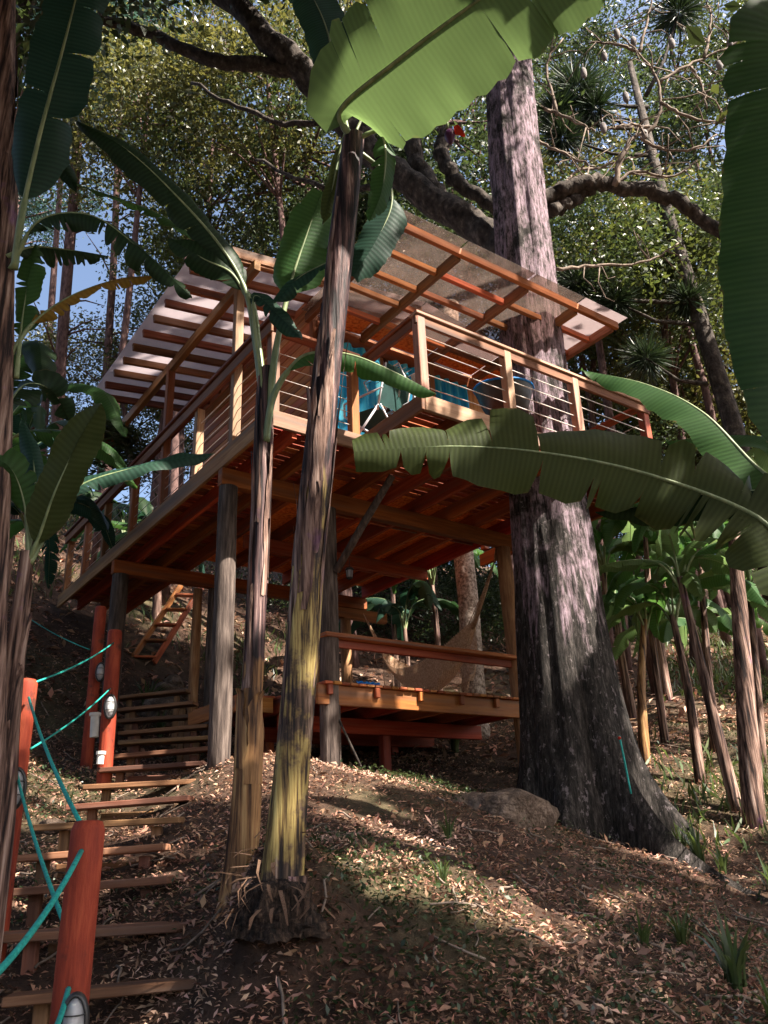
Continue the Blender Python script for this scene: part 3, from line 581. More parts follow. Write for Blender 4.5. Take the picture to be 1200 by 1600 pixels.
# pale speckled trunk behind the hammock
b = pt(748, 1195, 12.2); b.z = gz(b.x, b.y)-.1; t = thing('pale_tree', b, 'pale speckled trunk standing right behind the hammock', 'tree')
m = MB(); m.tube([b+Vector((.02*z*math.sin(z), -.01*z, z)) for z in (0, .3, 1, 2, 3, 4, 5, 6, 7.5)], [.24, .19, .165, .16, .155, .15, .15, .145, .14], 18, noise=.03, rng=rf); m.build('trunk', 'pale_bark', t)
for i, (x, y0, Y, r) in enumerate([(735, 1090, 15, .06), (1020, 1040, 14, .1), (1185, 1000, 15, .1), (975, 1000, 16, .08), (1130, 960, 17, .1), (255, 1000, 15.5, .1), (405, 1040, 15, .07)]):
    b = pt(x, y0, Y); b.z = gz(b.x, b.y)-.1; h = 9; t = thing('slim_tree', b, ['slim trunk just left of the pale one behind the hammock', 'slim trunk rising among bananas right of the big tree', 'slim trunk near the right edge behind the bananas', 'thin trunk peeking out right of the big tree', 'thin trunk far back on the right slope', 'thin trunk behind the ladder under the walkway', 'thin trunk between the two front logs'][i], 'tree', 'slim trunks on the slope behind')
    m = MB(); m.tube([b+Vector((rf.uniform(-.08, .08), rf.uniform(-.08, .08), h*j/6)) for j in range(7)], [r*(1.1-.08*j) for j in range(7)], 9, noise=.06, rng=rf); m.build('trunk', 'thin_bark', t)
    if i < 3: o = link('crown', CROWN[(1, i % 2)][0], t, (0, 0, h)); o.scale = (.8, .8, .7)
# needle tufts of a monkey-puzzle tree on the right
b = Vector((6.4, 13.2, gz(6.4, 13.2)-.2)); t = thing('needle_tree', b, 'dark needle-tufted conifer behind the right side of the trunk', 'tree')
m = MB(); m.tube([b, b+Vector((-.1, 0, 5)), b+Vector((-.5, 0, 10)), b+Vector((-.6, 0, 14))], [.2, .17, .13, .06], 9); m.build('trunk', 'limb_bark', t)
for (x, y, r) in [(900, 140, .75), (870, 175, .6), (1075, 468, .5), (880, 215, .55), (930, 170, .6), (1010, 560, .5), (960, 470, .5), (1060, 20, .7), (900, 440, .5)]:
    c = pt(x, y, 13.2); rng = np.random.default_rng(int(x)); n = 650; d = rng.normal(size=(n, 3)); d /= np.linalg.norm(d, axis=1)[:, None]
    q = leafquads(np.array(c)[None]+d*.1*r, r*.95, .04, rng, axis=d*2.5, bend=.05); fastmesh('needle_tuft', q, 'needle', t, b)
    s0 = b+Vector((-.4, 0, max(2, min(13, c.z-b.z-.6)))); m = MB(); m.tube([s0, s0.lerp(c, .5)+Vector((0, 0, -.2)), c], [.05, .035, .02], 6); m.build('branch', 'limb_bark', t)
# ------------------------------------------------------------------ banana plants
def blade(name, spine, half, parent, mat, hint, b0=.15, fold=.15, tears=6, gap=.35, seed=0, curl=.25, sweep=.35, tipw=.0, rib=.013, wob=.02, asym=1., loose=1., n=46, ribmat='petiole'):
    """a banana leaf: petiole and midrib tube carrying a blade torn into strips; half = half width in metres"""
    rng = random.Random(seed); sp_ = cat(spine, n); ln = [0]
    for i in range(1, n+1): ln.append(ln[-1]+(sp_[i]-sp_[i-1]).length)
    L = ln[-1]; fr = []; hint = Vector(hint)
    for i in range(n+1):
        t = (sp_[min(i+1, n)]-sp_[max(i-1, 0)]).normalized(); s = t.cross(hint)
        s = s.normalized() if s.length > 1e-4 else Vector((1, 0, 0)); fr.append((t, s, s.cross(t)))
    def at(d):
        d = min(max(d, 0), L); 
        for i in range(1, n+1):
            if ln[i] >= d: break
        k = (d-ln[i-1])/max(ln[i]-ln[i-1], 1e-6); return sp_[i-1].lerp(sp_[i], k), fr[i-1][0].lerp(fr[i][0], k), fr[i-1][1].lerp(fr[i][1], k), fr[i-1][2].lerp(fr[i][2], k)
    a0 = b0*L
    def wd(d):
        x = (d-a0)/(L-a0); x = min(max(x, 0), 1)
        return half*min(1, (x/.13+.08)**.55)*max(tipw, (1-max(0, (x-.5)/.5)**2.3))**.75 if x < 1 else half*tipw
    m = MB(); NJ = 6
    for sg in (1, -1):
        nt = max(1, tears+rng.randrange(-1, 2)); br = [0]+sorted(rng.random() for _ in range(nt-1))+[1]
        hw = asym if sg > 0 else 2-asym
        for k in range(len(br)-1):
            d0, d1 = a0+(L-a0)*br[k], a0+(L-a0)*br[k+1]
            if d1-d0 < .02: continue
            ni = max(2, int((d1-d0)/L*50)); ex = rng.uniform(-.18, .3)*loose if tears > 1 else 0; tw = rng.uniform(-.25, .25)*loose if tears > 1 else 0; g = gap*rng.uniform(.15, 1) if tears > 1 else 0
            sh = rng.uniform(.94, 1.0) if tears > 1 else 1; td = rng.uniform(.1, .6); vs = []; uv = []
            for i in range(ni+1):
                x = i/ni; d = d0+(d1-d0)*x
                for j in range(NJ+1):
                    q = j/NJ; o = max(0, (q-td)/(1-td)); xc = .5+(x-.5)*(1-g*o*min(1, .16/(d1-d0))); dd = d0+(d1-d0)*xc
                    p, t, s, nn = at(dd); w = wd(dd)*hw*(1-(1-sh)*o)*(1-(.10*o*abs(2*x-1)**4 if tears > 1 else 0))*q*(1+.03*math.sin(i*2.1+seed))
                    an = fold+curl*q+ex*o+tw*o*(x-.5)*2
                    dv = (s*sg)*math.cos(an)-nn*math.sin(an); dv = (dv*math.cos(sweep)+t*math.sin(sweep))
                    rip = wob*.9*math.sin(dd*11+seed+sg)*q*q+wob*.35*math.sin(dd*29+2*seed)*q*q
                    vs.append(p+dv*w+nn*rip); uv.append((dd*2.6+.55*w*math.sin(sweep)+(3.7 if sg > 0 else 0), q))
            m.add(vs, [(i*(NJ+1)+j, i*(NJ+1)+j+1, (i+1)*(NJ+1)+j+1, (i+1)*(NJ+1)+j) for i in range(ni) for j in range(NJ)], uv)
    lf = m.build(name, mat, parent)
    r = MB(); c = [sp_[i]-fr[i][2]*(.006) for i in range(n+1)]
    r.tube(c, [rib*(1.35 if ln[i] < a0 else 1.0)*(1-.82*ln[i]/L) for i in range(n+1)], 7)
    mr = r.build('midrib', ribmat, parent); mr.parent = lf
    return lf
CAMDIR = Vector((0, -1, -.25))
def pl(pts): return [pt(*p) for p in pts]
def stem(pts, radii, mat, parent, seed, name='pseudostem', sect=None):
    P_ = pl(pts); g0 = P_[0].copy(); g0.z = min(gz(g0.x, g0.y), g0.z)-.15; P_ = ([g0]+P_) if P_[0].z-g0.z > .05 and pts[0][1] > 1150 else P_; c = cat(P_, 52); rng = random.Random(seed); k = len(c)-1; m = MB(); nn = 26; rows = []; uvs = []
    ph = [rng.uniform(0, 6.28) for _ in range(4)]
    for i, p in enumerate(c):
        x = i/k*(len(radii)-1); a = min(int(x), len(radii)-2); r = radii[a]+(radii[a+1]-radii[a])*(x-a)
        for j in range(nn):
            an = 2*math.pi*j/nn; rr = r*(1+.05*math.sin(3*an+ph[0]+i*.08)+.035*math.sin(7*an+ph[1]-i*.11)+.02*math.sin(13*an+ph[2])+rng.uniform(-.012, .012))
            rows.append(p+Vector((math.cos(an)*rr, math.sin(an)*rr, 0))); uvs.append((i/k, j/nn))
    m.add(rows, [(i*nn+j, i*nn+(j+1) % nn, (i+1)*nn+(j+1) % nn, (i+1)*nn+j) for i in range(k) for j in range(nn)], uvs)
    return m.build(name, mat, parent), c
def sheath(parent, c, i0, i1, r, ang, wid, mat='stem_dry', flare=.04, seed=0):     # a dry leaf sheath strip lying against the stem, its end lifting off
    rng = random.Random(seed); m = MB(); vs = []; uv = []; n = 14; q = 5
    for i in range(n+1):
        t = i/n; x = i0+(i1-i0)*t; k = min(int(x), len(c)-2); p = c[k].lerp(c[k+1], x-k); rr = r*(1.05-.02*t)+flare*max(0, t-.7)/.3*(1+.4*math.sin(i))+.003
        w = wid*(1-.75*t**2.2)*(1+.12*math.sin(i*1.7+seed))
        for j in range(q+1): an = ang+.12*math.sin(i*.8+seed)+w*(j/q-.5); vs.append(p+Vector((math.cos(an)*rr, math.sin(an)*rr, rng.uniform(-.008, .008)))); uv.append((t, j/q))
    m.add(vs, [(i*(q+1)+j, i*(q+1)+j+1, (i+1)*(q+1)+j+1, (i+1)*(q+1)+j) for i in range(n) for j in range(q)], uv); return m.build('dry_sheath', mat, parent)
# the tall plant in front of the house
b = pt(432, 1420, 4.5); b.z = gz(b.x, b.y)-.05
P1 = thing('banana_plant', b, 'tall banana plant with yellow-streaked trunk before the treehouse, bright leaf overhead', 'banana plant')
_, c1b = stem([(436, 1425, 4.5), (450, 1260, 4.5), (468, 1060, 4.48), (484, 860, 4.45), (500, 700, 4.42), (519, 520, 4.4), (535, 370, 4.37), (553, 215, 4.33)], [.135, .112, .092, .09, .084, .08, .086, .072], 'stem_tall', P1, 1)
rq = random.Random(71)
for i in range(20):
    a_ = rq.uniform(17, 38); sheath(P1, c1b, a_, min(51, a_+rq.uniform(6, 14)), .086+.005*rq.random(), rq.uniform(-3.6, .5), rq.uniform(.3, .8), 'stem_dry', flare=rq.choice([0, 0, .008, .015, .03]), seed=i)
for i, (i0, i1, an, wd_) in enumerate([(9, 1, -.7, 1.1), (7, 0, -2.0, 1.3), (8, 0, .2, 1.0), (6, 0, -1.3, 1.0)]): sheath(P1, c1b, i0, i1, .122, an, wd_, flare=.02, seed=20+i)
blade('leaf', pl([(548, 215, 4.3), (533, 170, 4.2), (620, 95, 3.95), (740, 5, 3.7), (880, -90, 3.5), (1030, -170, 3.4)]), .52, P1, 'leaf_bright', CAMDIR+Vector((-.05, 0, -.25)), b0=.04, fold=.02, tears=7, gap=.10, loose=.3, seed=3, curl=.05, sweep=.1, rib=.02, wob=.012, n=60, tipw=.2)
blade('leaf', pl([(545, 215, 4.35), (530, 140, 4.45), (505, 30, 4.6), (450, -60, 4.7), (380, -110, 4.8)]), .21, P1, 'leaf_teal', CAMDIR, b0=.22, tears=5, seed=4, gap=.3)
blade('leaf', pl([(560, 215, 4.3), (592, 205, 4.28), (603, 240, 4.26), (596, 300, 4.25), (578, 345, 4.25)]), .10, P1, 'leaf_mid', CAMDIR+Vector((.4, 0, 0)), b0=.2, fold=.3, tears=5, gap=.5, seed=5)
blade('leaf', pl([(560, 235, 4.42), (600, 270, 4.5), (612, 318, 4.5), (588, 375, 4.5), (552, 432, 4.5)]), .145, P1, 'leaf_teal', CAMDIR, b0=.4, fold=.1, tears=1, seed=6, curl=.2, tipw=.3)
blade('leaf', pl([(540, 210, 4.42), (530, 240, 4.45), (520, 290, 4.48), (505, 350, 4.5)]), .07, P1, 'leaf_olive', CAMDIR, b0=.1, tears=2, seed=7)
blade('leaf', pl([(535, 400, 4.55), (500, 415, 4.6), (465, 435, 4.62), (428, 474, 4.65)]), .085, P1, 'leaf_teal', CAMDIR+Vector((0, 0, .8)), b0=.1, tears=2, seed=8)
m = MB(); m.tube(cat(pl([(552, 215, 4.33), (590, 140, 4.6), (650, 95, 4.9), (692, 120, 5), (697, 165, 5), (699, 200, 5)]), 20), .011, 6); m.build('flower_stalk', 'petiole', P1)
bc = pt(703, 212, 5); m = MB(); m.tube([bc+Vector((0, 0, z)) for z in (.06, .045, .02, -.01, -.045, -.075, -.09)], [.012, .03, .042, .044, .034, .016, .004], 14); fb = m.build('flower_bud', 'flower_purple', P1)
m = MB(); vs = []
for i in range(7):
    for j in range(7):
        a = -1.0+2.0*j/6; t = i/6; rr = .05*math.sin(math.pi*min(1, .15+t*.85))**.8; vs.append(bc+Vector((.02+.085*t, -.02*math.sin(a)-.015, .035-.055*t*t+.0)) + Vector((0, 0, 1))*rr*math.sin(a)*.9+Vector((.015*math.cos(a), -.03*math.cos(a)*math.sin(math.pi*t), 0)))
m.add(vs, [(i*7+j, i*7+j+1, (i+1)*7+j+1, (i+1)*7+j) for i in range(6) for j in range(6)]); o = m.build('bract', 'flower_red', P1); o.parent = fb
# root mass at its foot, with dry shreds
def rootmass(parent, c, r, h, seed):
    m = MB(); rng = random.Random(seed); n, q = 40, 22; vs = []; uv = []
    for j in range(q+1):
        t = j/q; rr = r*(1.6-.75*t)*(1 if t < .8 else math.sqrt(max(0, 1-((t-.8)/.2)**2))+.02)
        for k in range(n):
            a = 2*math.pi*k/n; d = 1+.13*math.sin(5*a+3*t+seed)+.09*math.sin(11*a-5*t)+.07*math.sin(19*a+9*t)+rng.uniform(-.06, .06); vs.append(c+Vector((math.cos(a)*rr*d, math.sin(a)*rr*d, h*t+rng.uniform(-.01, .01)))); uv.append((t, k/n))
    m.add(vs, [(j*n+k, j*n+(k+1) % n, (j+1)*n+(k+1) % n, (j+1)*n+k) for j in range(q) for k in range(n)], uv); m.build('root_mass', 'root_fibre', parent)
pmat('root_fibre', [(.40, (.010, .007, .005)), (.53, (.055, .034, .024)), (.7, (.22, .14, .095))], scale=5, stretch=(6, 6, 1.5), detail=10, nrough=.7, rough=.95, bump=1., bdist=.05)
rb = pt(434, 1500, 4.42); rb.z = gz(rb.x, rb.y)-.12; rootmass(P1, rb, .14, pt(434, 1372, 4.42).z-rb.z, 3)
rg2 = random.Random(9)
for i in range(46):
    a = rg2.uniform(-3.4, .3); t = rg2.random(); rr = .14*(1.6-.7*t); s0 = rb+Vector((math.cos(a)*rr, math.sin(a)*rr, .1+.36*t)); l = rg2.uniform(.06, .2); d = Vector((math.cos(a)*.25+rg2.uniform(-.5, .5), math.sin(a)*.25-.1, rg2.uniform(-1, .1))).normalized()*l; m = MB(); w = rg2.uniform(.003, .014); sd = Vector((w*math.sin(a), w*math.cos(a), rg2.uniform(-.004, .004)))
    p1, p2 = s0+d*.5+Vector((math.cos(a), math.sin(a), .3))*.03, s0+d; m.add([s0-sd, s0+sd, p1+sd*.9, p1-sd*.9, p2+sd*.3, p2-sd*.3], [(0, 1, 2, 3), (3, 2, 4, 5)], [(0, 0), (0, 1), (.5, 1), (.5, 0), (1, 1), (1, 0)]); m.build('dry_sheath', 'leaf_dead', P1)
# its slimmer neighbour
b = pt(378, 1372, 4.95); b.z = gz(b.x, b.y)-.05
P2 = thing('banana_plant', b, 'slimmer bronze-stemmed banana plant left of the tall one, leaves arching left', 'banana plant')
_, c2b = stem([(374, 1385, 4.95), (386, 1250, 4.95), (392, 1100, 4.93), (396, 1050, 4.93), (403, 900, 4.92), (409, 760, 4.9), (415, 610, 4.88), (418, 575, 4.87)], [.125, .092, .080, .064, .058, .056, .052, .042], 'stem_slim', P2, 11)
for i in range(9): a_ = rq.uniform(22, 38); sheath(P2, c2b, a_, min(51, a_+rq.uniform(7, 13)), .059, rq.uniform(-3.4, .3), rq.uniform(.5, 1.0), 'stem_dry', flare=rq.choice([0, .01, .02]), seed=40+i)
sheath(P2, c2b, 14, 21, .079, -.9, 1.6, 'stem_bronze', .012, 47); sheath(P2, c2b, 15, 22, .079, -2.4, 1.5, 'stem_bronze', .012, 49); sheath(P2, c2b, 8, 0, .098, -1.3, 1.4, 'stem_bronze', .02, 48)
blade('leaf', pl([(412, 640, 4.88), (400, 540, 4.85), (383, 452, 4.8), (345, 385, 4.7), (280, 310, 4.6), (200, 235, 4.5), (118, 188, 4.45)]), .155, P2, 'leaf_dark', CAMDIR+Vector((.3, 0, .3)), b0=.36, tears=2, seed=13, gap=.1, rib=.02)
blade('leaf', pl([(414, 630, 4.9), (405, 540, 5.0), (390, 460, 5.1), (330, 390, 5.1), (240, 330, 5.1), (112, 285, 5.1)]), .10, P2, 'leaf_mid', Vector((.3, -.5, .8)), b0=.34, tears=4, seed=14, gap=.2, rib=.018)
blade('leaf', pl([(384, 460, 4.82), (360, 425, 4.75), (320, 405, 4.7), (262, 372, 4.65)]), .12, P2, 'leaf_dark', CAMDIR+Vector((.4, 0, 0)), b0=.05, tears=2, seed=15)
blade('leaf', pl([(420, 640, 4.86), (432, 540, 4.82), (455, 440, 4.8), (478, 370, 4.78), (503, 300, 4.75)]), .23, P2, 'leaf_mid', CAMDIR+Vector((.1, 0, .1)), b0=.5, tears=3, seed=16, gap=.15, rib=.022, tipw=.35)
blade('leaf', pl([(412, 620, 4.85), (398, 520, 4.8), (398, 462, 4.78), (432, 490, 4.76), (472, 530, 4.75)]), .075, P2, 'leaf_teal', CAMDIR+Vector((0, 0, .5)), b0=.55, tears=2, seed=17)
blade('leaf', pl([(415, 690, 4.85), (425, 625, 4.8), (448, 580, 4.75), (482, 552, 4.7), (545, 553, 4.72), (615, 580, 4.75), (682, 615, 4.78)]), .135, P2, 'leaf_mid', Vector((.1, -.75, .7)), b0=.32, fold=.5, tears=4, seed=18, gap=.2, rib=.02)
# plant at the left edge
b = pt(-28, 1200, 4.6); b.z = gz(b.x, b.y)-.1
P3 = thing('banana_plant', b, 'banana plant on the left edge, one broad leaf rising to the top corner', 'banana plant')
_, c3 = stem([(-30, 1240, 4.6), (-18, 950, 4.55), (-3, 620, 4.5), (6, 300, 4.45), (8, 60, 4.42), (10, -60, 4.4)], [.13, .11, .10, .08, .075, .07], 'stem_dry', P3, 21)
for i in range(6): sheath(P3, c3, 20+4*i, 34+2*i, .083, -1.5+.5*i, 1.0, flare=.03, seed=50+i)
blade('leaf', pl([(22, 420, 4.4), (35, 330, 4.3), (62, 210, 4.2), (97, 80, 4.1), (130, -50, 4.05), (150, -150, 4)]), .255, P3, 'leaf_teal', CAMDIR+Vector((.2, 0, 0)), b0=.16, tears=6, seed=22, gap=.25, rib=.02, tipw=.3)
blade('leaf', pl([(15, 420, 4.4), (60, 345, 4.3), (140, 335, 4.25), (215, 385, 4.3), (300, 465, 4.4)]), .14, P3, 'leaf_dark', Vector((.1, -.8, .5)), b0=.15, fold=.4, tears=14, seed=23, gap=.55)
blade('leaf', pl([(12, 560, 4.5), (50, 505, 4.5), (110, 462, 4.5), (180, 437, 4.5), (240, 430, 4.5)]), .075, P3, 'leaf_yellow', CAMDIR+Vector((0, 0, .6)), b0=.25, fold=.4, tears=10, seed=24, gap=.4)
blade('leaf', pl([(25, 590, 4.5), (32, 520, 4.5), (42, 450, 4.5), (55, 380, 4.5)]), .11, P3, 'leaf_mid', CAMDIR, b0=.3, tears=6, seed=25, gap=.4)
blade('leaf', pl([(10, 400, 4.4), (50, 385, 4.5), (110, 390, 4.6), (170, 400, 4.7)]), .13, P3, 'leaf_dark', Vector((.1, -.8, .4)), b0=.1, fold=.6, tears=12, seed=26, gap=.6)
blade('leaf', pl([(5, 640, 4.6), (40, 600, 4.9), (80, 610, 5.2), (110, 660, 5.5)]), .16, P3, 'leaf_dark', CAMDIR, b0=.1, fold=.3, tears=12, seed=27, gap=.5)
blade('leaf', pl([(10, 330, 4.45), (20, 260, 4.6), (40, 220, 4.8), (90, 250, 5), (120, 300, 5.1)]), .13, P3, 'leaf_dark', CAMDIR, b0=.15, fold=.3, tears=5, seed=28, gap=.3)
# plant with the olive leaf, lower left
b = pt(2, 1290, 4.7); b.z = gz(b.x, b.y)-.1
P4 = thing('banana_plant', b, 'short leaning banana plant at lower left with upright olive leaf', 'banana plant')
_, c4 = stem([(-2, 1300, 4.7), (12, 1130, 4.7), (28, 990, 4.68), (42, 862, 4.65)], [.085, .07, .058, .034], 'stem_dry', P4, 31)
for i in range(4): sheath(P4, c4, 12+8*i, 26+8*i, .066-.006*i, -1.3+.5*i, 1.1, flare=.02, seed=60+i)
blade('leaf', pl([(42, 880, 4.65), (62, 835, 4.6), (85, 770, 4.5), (122, 690, 4.4), (158, 630, 4.3)]), .155, P4, 'leaf_olive', CAMDIR+Vector((.1, 0, 0)), b0=.12, tears=2, seed=32, gap=.1)
blade('leaf', pl([(46, 880, 4.65), (85, 810, 4.7), (125, 758, 4.75), (220, 728, 4.85), (335, 708, 5)]), .085, P4, 'leaf_teal', CAMDIR+Vector((0, 0, .7)), b0=.3, tears=2, seed=33, gap=.1)
blade('leaf', pl([(44, 880, 4.65), (40, 800, 4.6), (22, 740, 4.5), (-10, 715, 4.4), (-60, 720, 4.3)]), .13, P4, 'leaf_mid', CAMDIR+Vector((0, 0, .5)), b0=.35, tears=4, seed=34)
blade('leaf', pl([(44, 860, 4.7), (55, 790, 4.8), (52, 720, 4.9), (35, 655, 5)]), .085, P4, 'leaf_teal', CAMDIR+Vector((.5, 0, 0)), b0=.25, tears=2, seed=35)
# plant outside the right edge whose leaves reach in
b = Vector((2.85, 4.75, 0)); b.z = gz(b.x, b.y)-.05
P5 = thing('banana_plant', b, 'banana plant beyond the right edge, broad dark leaves hanging into view', 'banana plant')
cr5 = Vector((2.75, 4.7, 2.6)); m = MB(); m.tube(cat([b, b+Vector((.02, 0, 1)), cr5-Vector((0, 0, .5)), cr5], 16), [.13, .125, .12, .115, .11, .11, .11, .1, .1, .1, .1, .09, .09, .08, .08, .07, .06], 16, noise=.04, rng=rg2); m.build('pseudostem', 'stem_dry', P5)
def from_crown(pts): return [cr5]+pl(pts)
blade('leaf', from_crown([(1330, 250, 3.4), (1285, 60, 3.2), (1225, 60, 3.1), (1232, 260, 3.1), (1222, 480, 3.1), (1200, 690, 3.15)]), .33, P5, 'leaf_deep', CAMDIR+Vector((.1, 0, 0)), b0=.42, fold=.1, tears=5, loose=.15, seed=61, gap=.05, wob=.008, rib=.022, curl=.15)
blade('leaf', from_crown([(1340, 150, 3.4), (1300, 20, 3.4), (1235, 30, 3.4), (1165, 100, 3.5)]), .2, P5, 'leaf_mid', CAMDIR, b0=.55, tears=1, seed=62)
blade('leaf', from_crown([(1290, 900, 4.6), (1180, 805, 4.7), (1010, 740, 4.8), (850, 707, 4.8), (700, 697, 4.75), (553, 706, 4.7)]), .33, P5, 'leaf_olive', Vector((0, -1, .0)), b0=.2, fold=.02, tears=17, loose=1.1, seed=63, gap=.55, rib=.024, curl=.1, n=64, wob=.014, sweep=.15, tipw=.35)
blade('leaf', from_crown([(1290, 800, 4.9), (1190, 735, 5.1), (1100, 645, 5.3), (1010, 600, 5.5), (908, 578, 5.7)]), .24, P5, 'leaf_mid', Vector((.15, -.72, .7)), b0=.2, fold=.45, tears=3, seed=64, gap=.15, rib=.022)
blade('leaf', from_crown([(1320, 820, 4.6), (1220, 770, 4.7), (1120, 770, 4.8), (1010, 790, 4.9), (930, 800, 5)]), .2, P5, 'leaf_dark', Vector((0, -.8, .5)), b0=.2, fold=.5, tears=5, seed=65, gap=.2)
blade('leaf', from_crown([(1300, 760, 5.4), (1220, 690, 5.8), (1130, 680, 6.2), (1040, 690, 6.4)]), .2, P5, 'leaf_mid', Vector((.1, -.7, .7)), b0=.25, fold=.4, tears=7, seed=66, gap=.4)
# ---- further plants, grown by rule
def grow(base, h, lean, nleaf, ll, half, r, seed, label, mats, group=None, smat='stem_dry'):
    rng = random.Random(seed); b = Vector(base); t = thing('banana_plant', b, label, 'banana plant', group); top = b+Vector((lean[0], lean[1], h))
    m = MB(); c = cat([b-Vector((0, 0, .1)), b.lerp(top, .5)+Vector((rng.uniform(-.04, .04), 0, 0)), top], 12); m.tube(c, [r*(1.15-.5*i/12) for i in range(13)], 12, noise=.06, rng=rng); m.build('pseudostem', smat, t)
    a0 = rng.uniform(0, 6.28)
    for i in range(nleaf):
        az = a0+i*2.4+rng.uniform(-.3, .3); d = Vector((math.cos(az), math.sin(az), 0)); el = rng.uniform(.35, 1.25); l = ll*rng.uniform(.7, 1.1)
        p1 = top+d*l*.18*math.cos(el)+Vector((0, 0, l*.28*math.sin(el)+.05)); p2 = top+d*l*.5*math.cos(el*.8)+Vector((0, 0, l*.5*math.sin(el))); p3 = top+d*l*.85*math.cos(el*.6)+Vector((0, 0, l*(.55*math.sin(el)-.12))); p4 = top+d*l*1.05*math.cos(el*.5)+Vector((0, 0, l*(.4*math.sin(el)-.38)))
        blade('leaf', [top-Vector((0, 0, .15)), p1, p2, p3, p4], half*rng.uniform(.8, 1.15), t, rng.choice(mats), Vector((0, 0, 1))+Vector((rng.gauss(0, .4), rng.gauss(0, .4)-.2, 0)), b0=.22, fold=rng.uniform(.1, .5), tears=rng.randrange(3, 9), gap=.35, seed=seed*17+i, rib=.012, n=26)
    return t
def onground(px, py, Y): p = pt(px, py, Y); return Vector((p.x, p.y, gz(p.x, p.y)))
RM = ['leaf_mid', 'leaf_bright', 'leaf_bright', 'leaf_mid']
for i, (px, Y, h, lean, n, ll, hf, r, lab) in enumerate([
    (1160, 8.6, 3.1, (.42, 0), 7, 1.5, .2, .10, 'banana plant with the thickest brown trunk right of the big tree'),
    (1140, 8.9, 2.5, (-.12, .1), 6, 1.2, .16, .06, 'banana plant leaning left against the thick one, right of the big tree'),
    (1090, 9.5, 1.9, (.05, .1), 6, 1.2, .17, .055, 'thin straight banana plant midway between big tree and thick banana trunk'),
    (1008, 10.2, 1.75, (.3, .1), 7, 1.2, .18, .06, 'orange-stemmed banana plant closest to the big tree on its right'),
    (1000, 12.5, 1.7, (0, 0), 8, 1.4, .2, .07, 'pale leafy banana plant on the slope behind the big tree'),
    (1060, 13.5, 2.2, (.1, 0), 8, 1.5, .2, .08, 'bushy banana plant farthest back on the right slope'),
    (1195, 11.5, 2.4, (.1, 0), 8, 1.5, .2, .08, 'banana plant on the right slope cut by the photo edge'),
    (1130, 12, 1.2, (.05, 0), 7, 1.2, .18, .05, 'small banana plant low on the right slope among trunks'),
    (965, 11.2, 2.4, (.2, 0), 8, 1.3, .19, .05, 'banana plant whose leaves brush the right side of the big tree'), (1045, 10.8, 2.9, (.2, 0), 8, 1.3, .19, .05, 'slender banana plant with bright leaves under the long torn leaf'), (1120, 10.4, 2.7, (.3, 0), 8, 1.3, .19, .05, 'slender banana plant just behind the thick brown trunk'), (1190, 9.8, 2.2, (.3, 0), 8, 1.2, .18, .05, 'slender banana plant at the right edge beside the thick trunk')]):
    grow(onground(px, 1200, Y), h, lean, n, ll, hf, r, 300+i, lab, RM, 'banana plants right of the big tree', 'stem_bronze' if i == 3 else 'stem_dry')
for i, (px, Y, h, lab) in enumerate([(690, 13.2, 2.3, 'young banana plant seen above the hammock left of pale trunk'), (640, 13.6, 1.5, 'young banana plant behind the left end of the hammock'), (625, 14.6, 2.6, 'taller banana plant in the dark behind the hammock')]):
    grow(onground(px, 1150, Y), h, (0, 0), 7, 1.3, .17, .05, 330+i, lab, ['leaf_mid', 'leaf_dark', 'leaf_teal'], 'banana plants behind the hammock')
for i, (px, Y, h, lab) in enumerate([(-40, 8, 3.2, 'banana plant in the left distance with ragged dark leaves'), (40, 10.5, 2.2, 'banana plant on the sunny slope left of the walkway'), (190, 15.5, 1.0, 'small banana plant behind the far end of the walkway'), (250, 14.6, 1.4, 'banana plant glimpsed through the walkway railing'), (10, 13, 2.2, 'farther banana plant low on the left slope')]):
    grow(onground(px, 900, Y), h, (0, 0), 8, 1.7, .2, .08, 350+i, lab, ['leaf_dark', 'leaf_mid', 'leaf_teal'], 'banana plants on the left slope')

# ------------------------------------------------------------------ garden stairs
TR = [(-1.10, 4.05, -.82), (-1.44, 4.66, -.61), (-1.72, 5.12, -.38), (-1.91, 5.57, -.16), (-2.05, 5.98, .03), (-2.13, 6.53, .23), (-2.27, 7.46, .42), (-2.34, 8.0, .61), (-2.40, 8.54, .81), (-2.46, 9.05, 1.0), (-2.55, 9.5, 1.18), (-2.68, 9.95, 1.36), (-2.86, 10.4, 1.56), (-3.05, 10.85, 1.78), (-3.25, 11.3, 2.02)]
stairs = empty('garden_stairs', (-1.1, 4.0, gz(-1.1, 4)), 'weathered plank steps on stakes climbing the slope at left', 'stairs')
so_ = Vector(stairs.location); rs = random.Random(4)
for i, (x, y, z) in enumerate(TR):
    c = Vector((x, y, z))-so_; a = R([10, 9, 4, 3, 2, 2, -2, 1, -1, -1, -3, -4, -6, -8, -8][i]); wd_ = 1.02+rs.uniform(-.05, .05)
    o = board('tread', stairs, 'step_wood', c, (round(wd_, 2), .21, .045)); o.rotation_euler = (rs.uniform(-.03, .03), R(-1.5)+rs.uniform(-.02, .02), a)
    for s in (-.34, .34):
        d = Vector((math.cos(a), math.sin(a), 0))*s; gzv = gz(x+d.x, y+d.y+.05)-.15; h = max(.12, z-.03-gzv)
        board('stake', stairs, 'step_wood', Vector((x+d.x, y+d.y+.04, gzv+h/2))-so_, (.075, .06, round(h, 2)))
    if i % 2 == 0 and i < 9: board('riser', stairs, 'step_wood', Vector((x+.1, y+.16, z-.12))-so_, (.8, .03, .12))
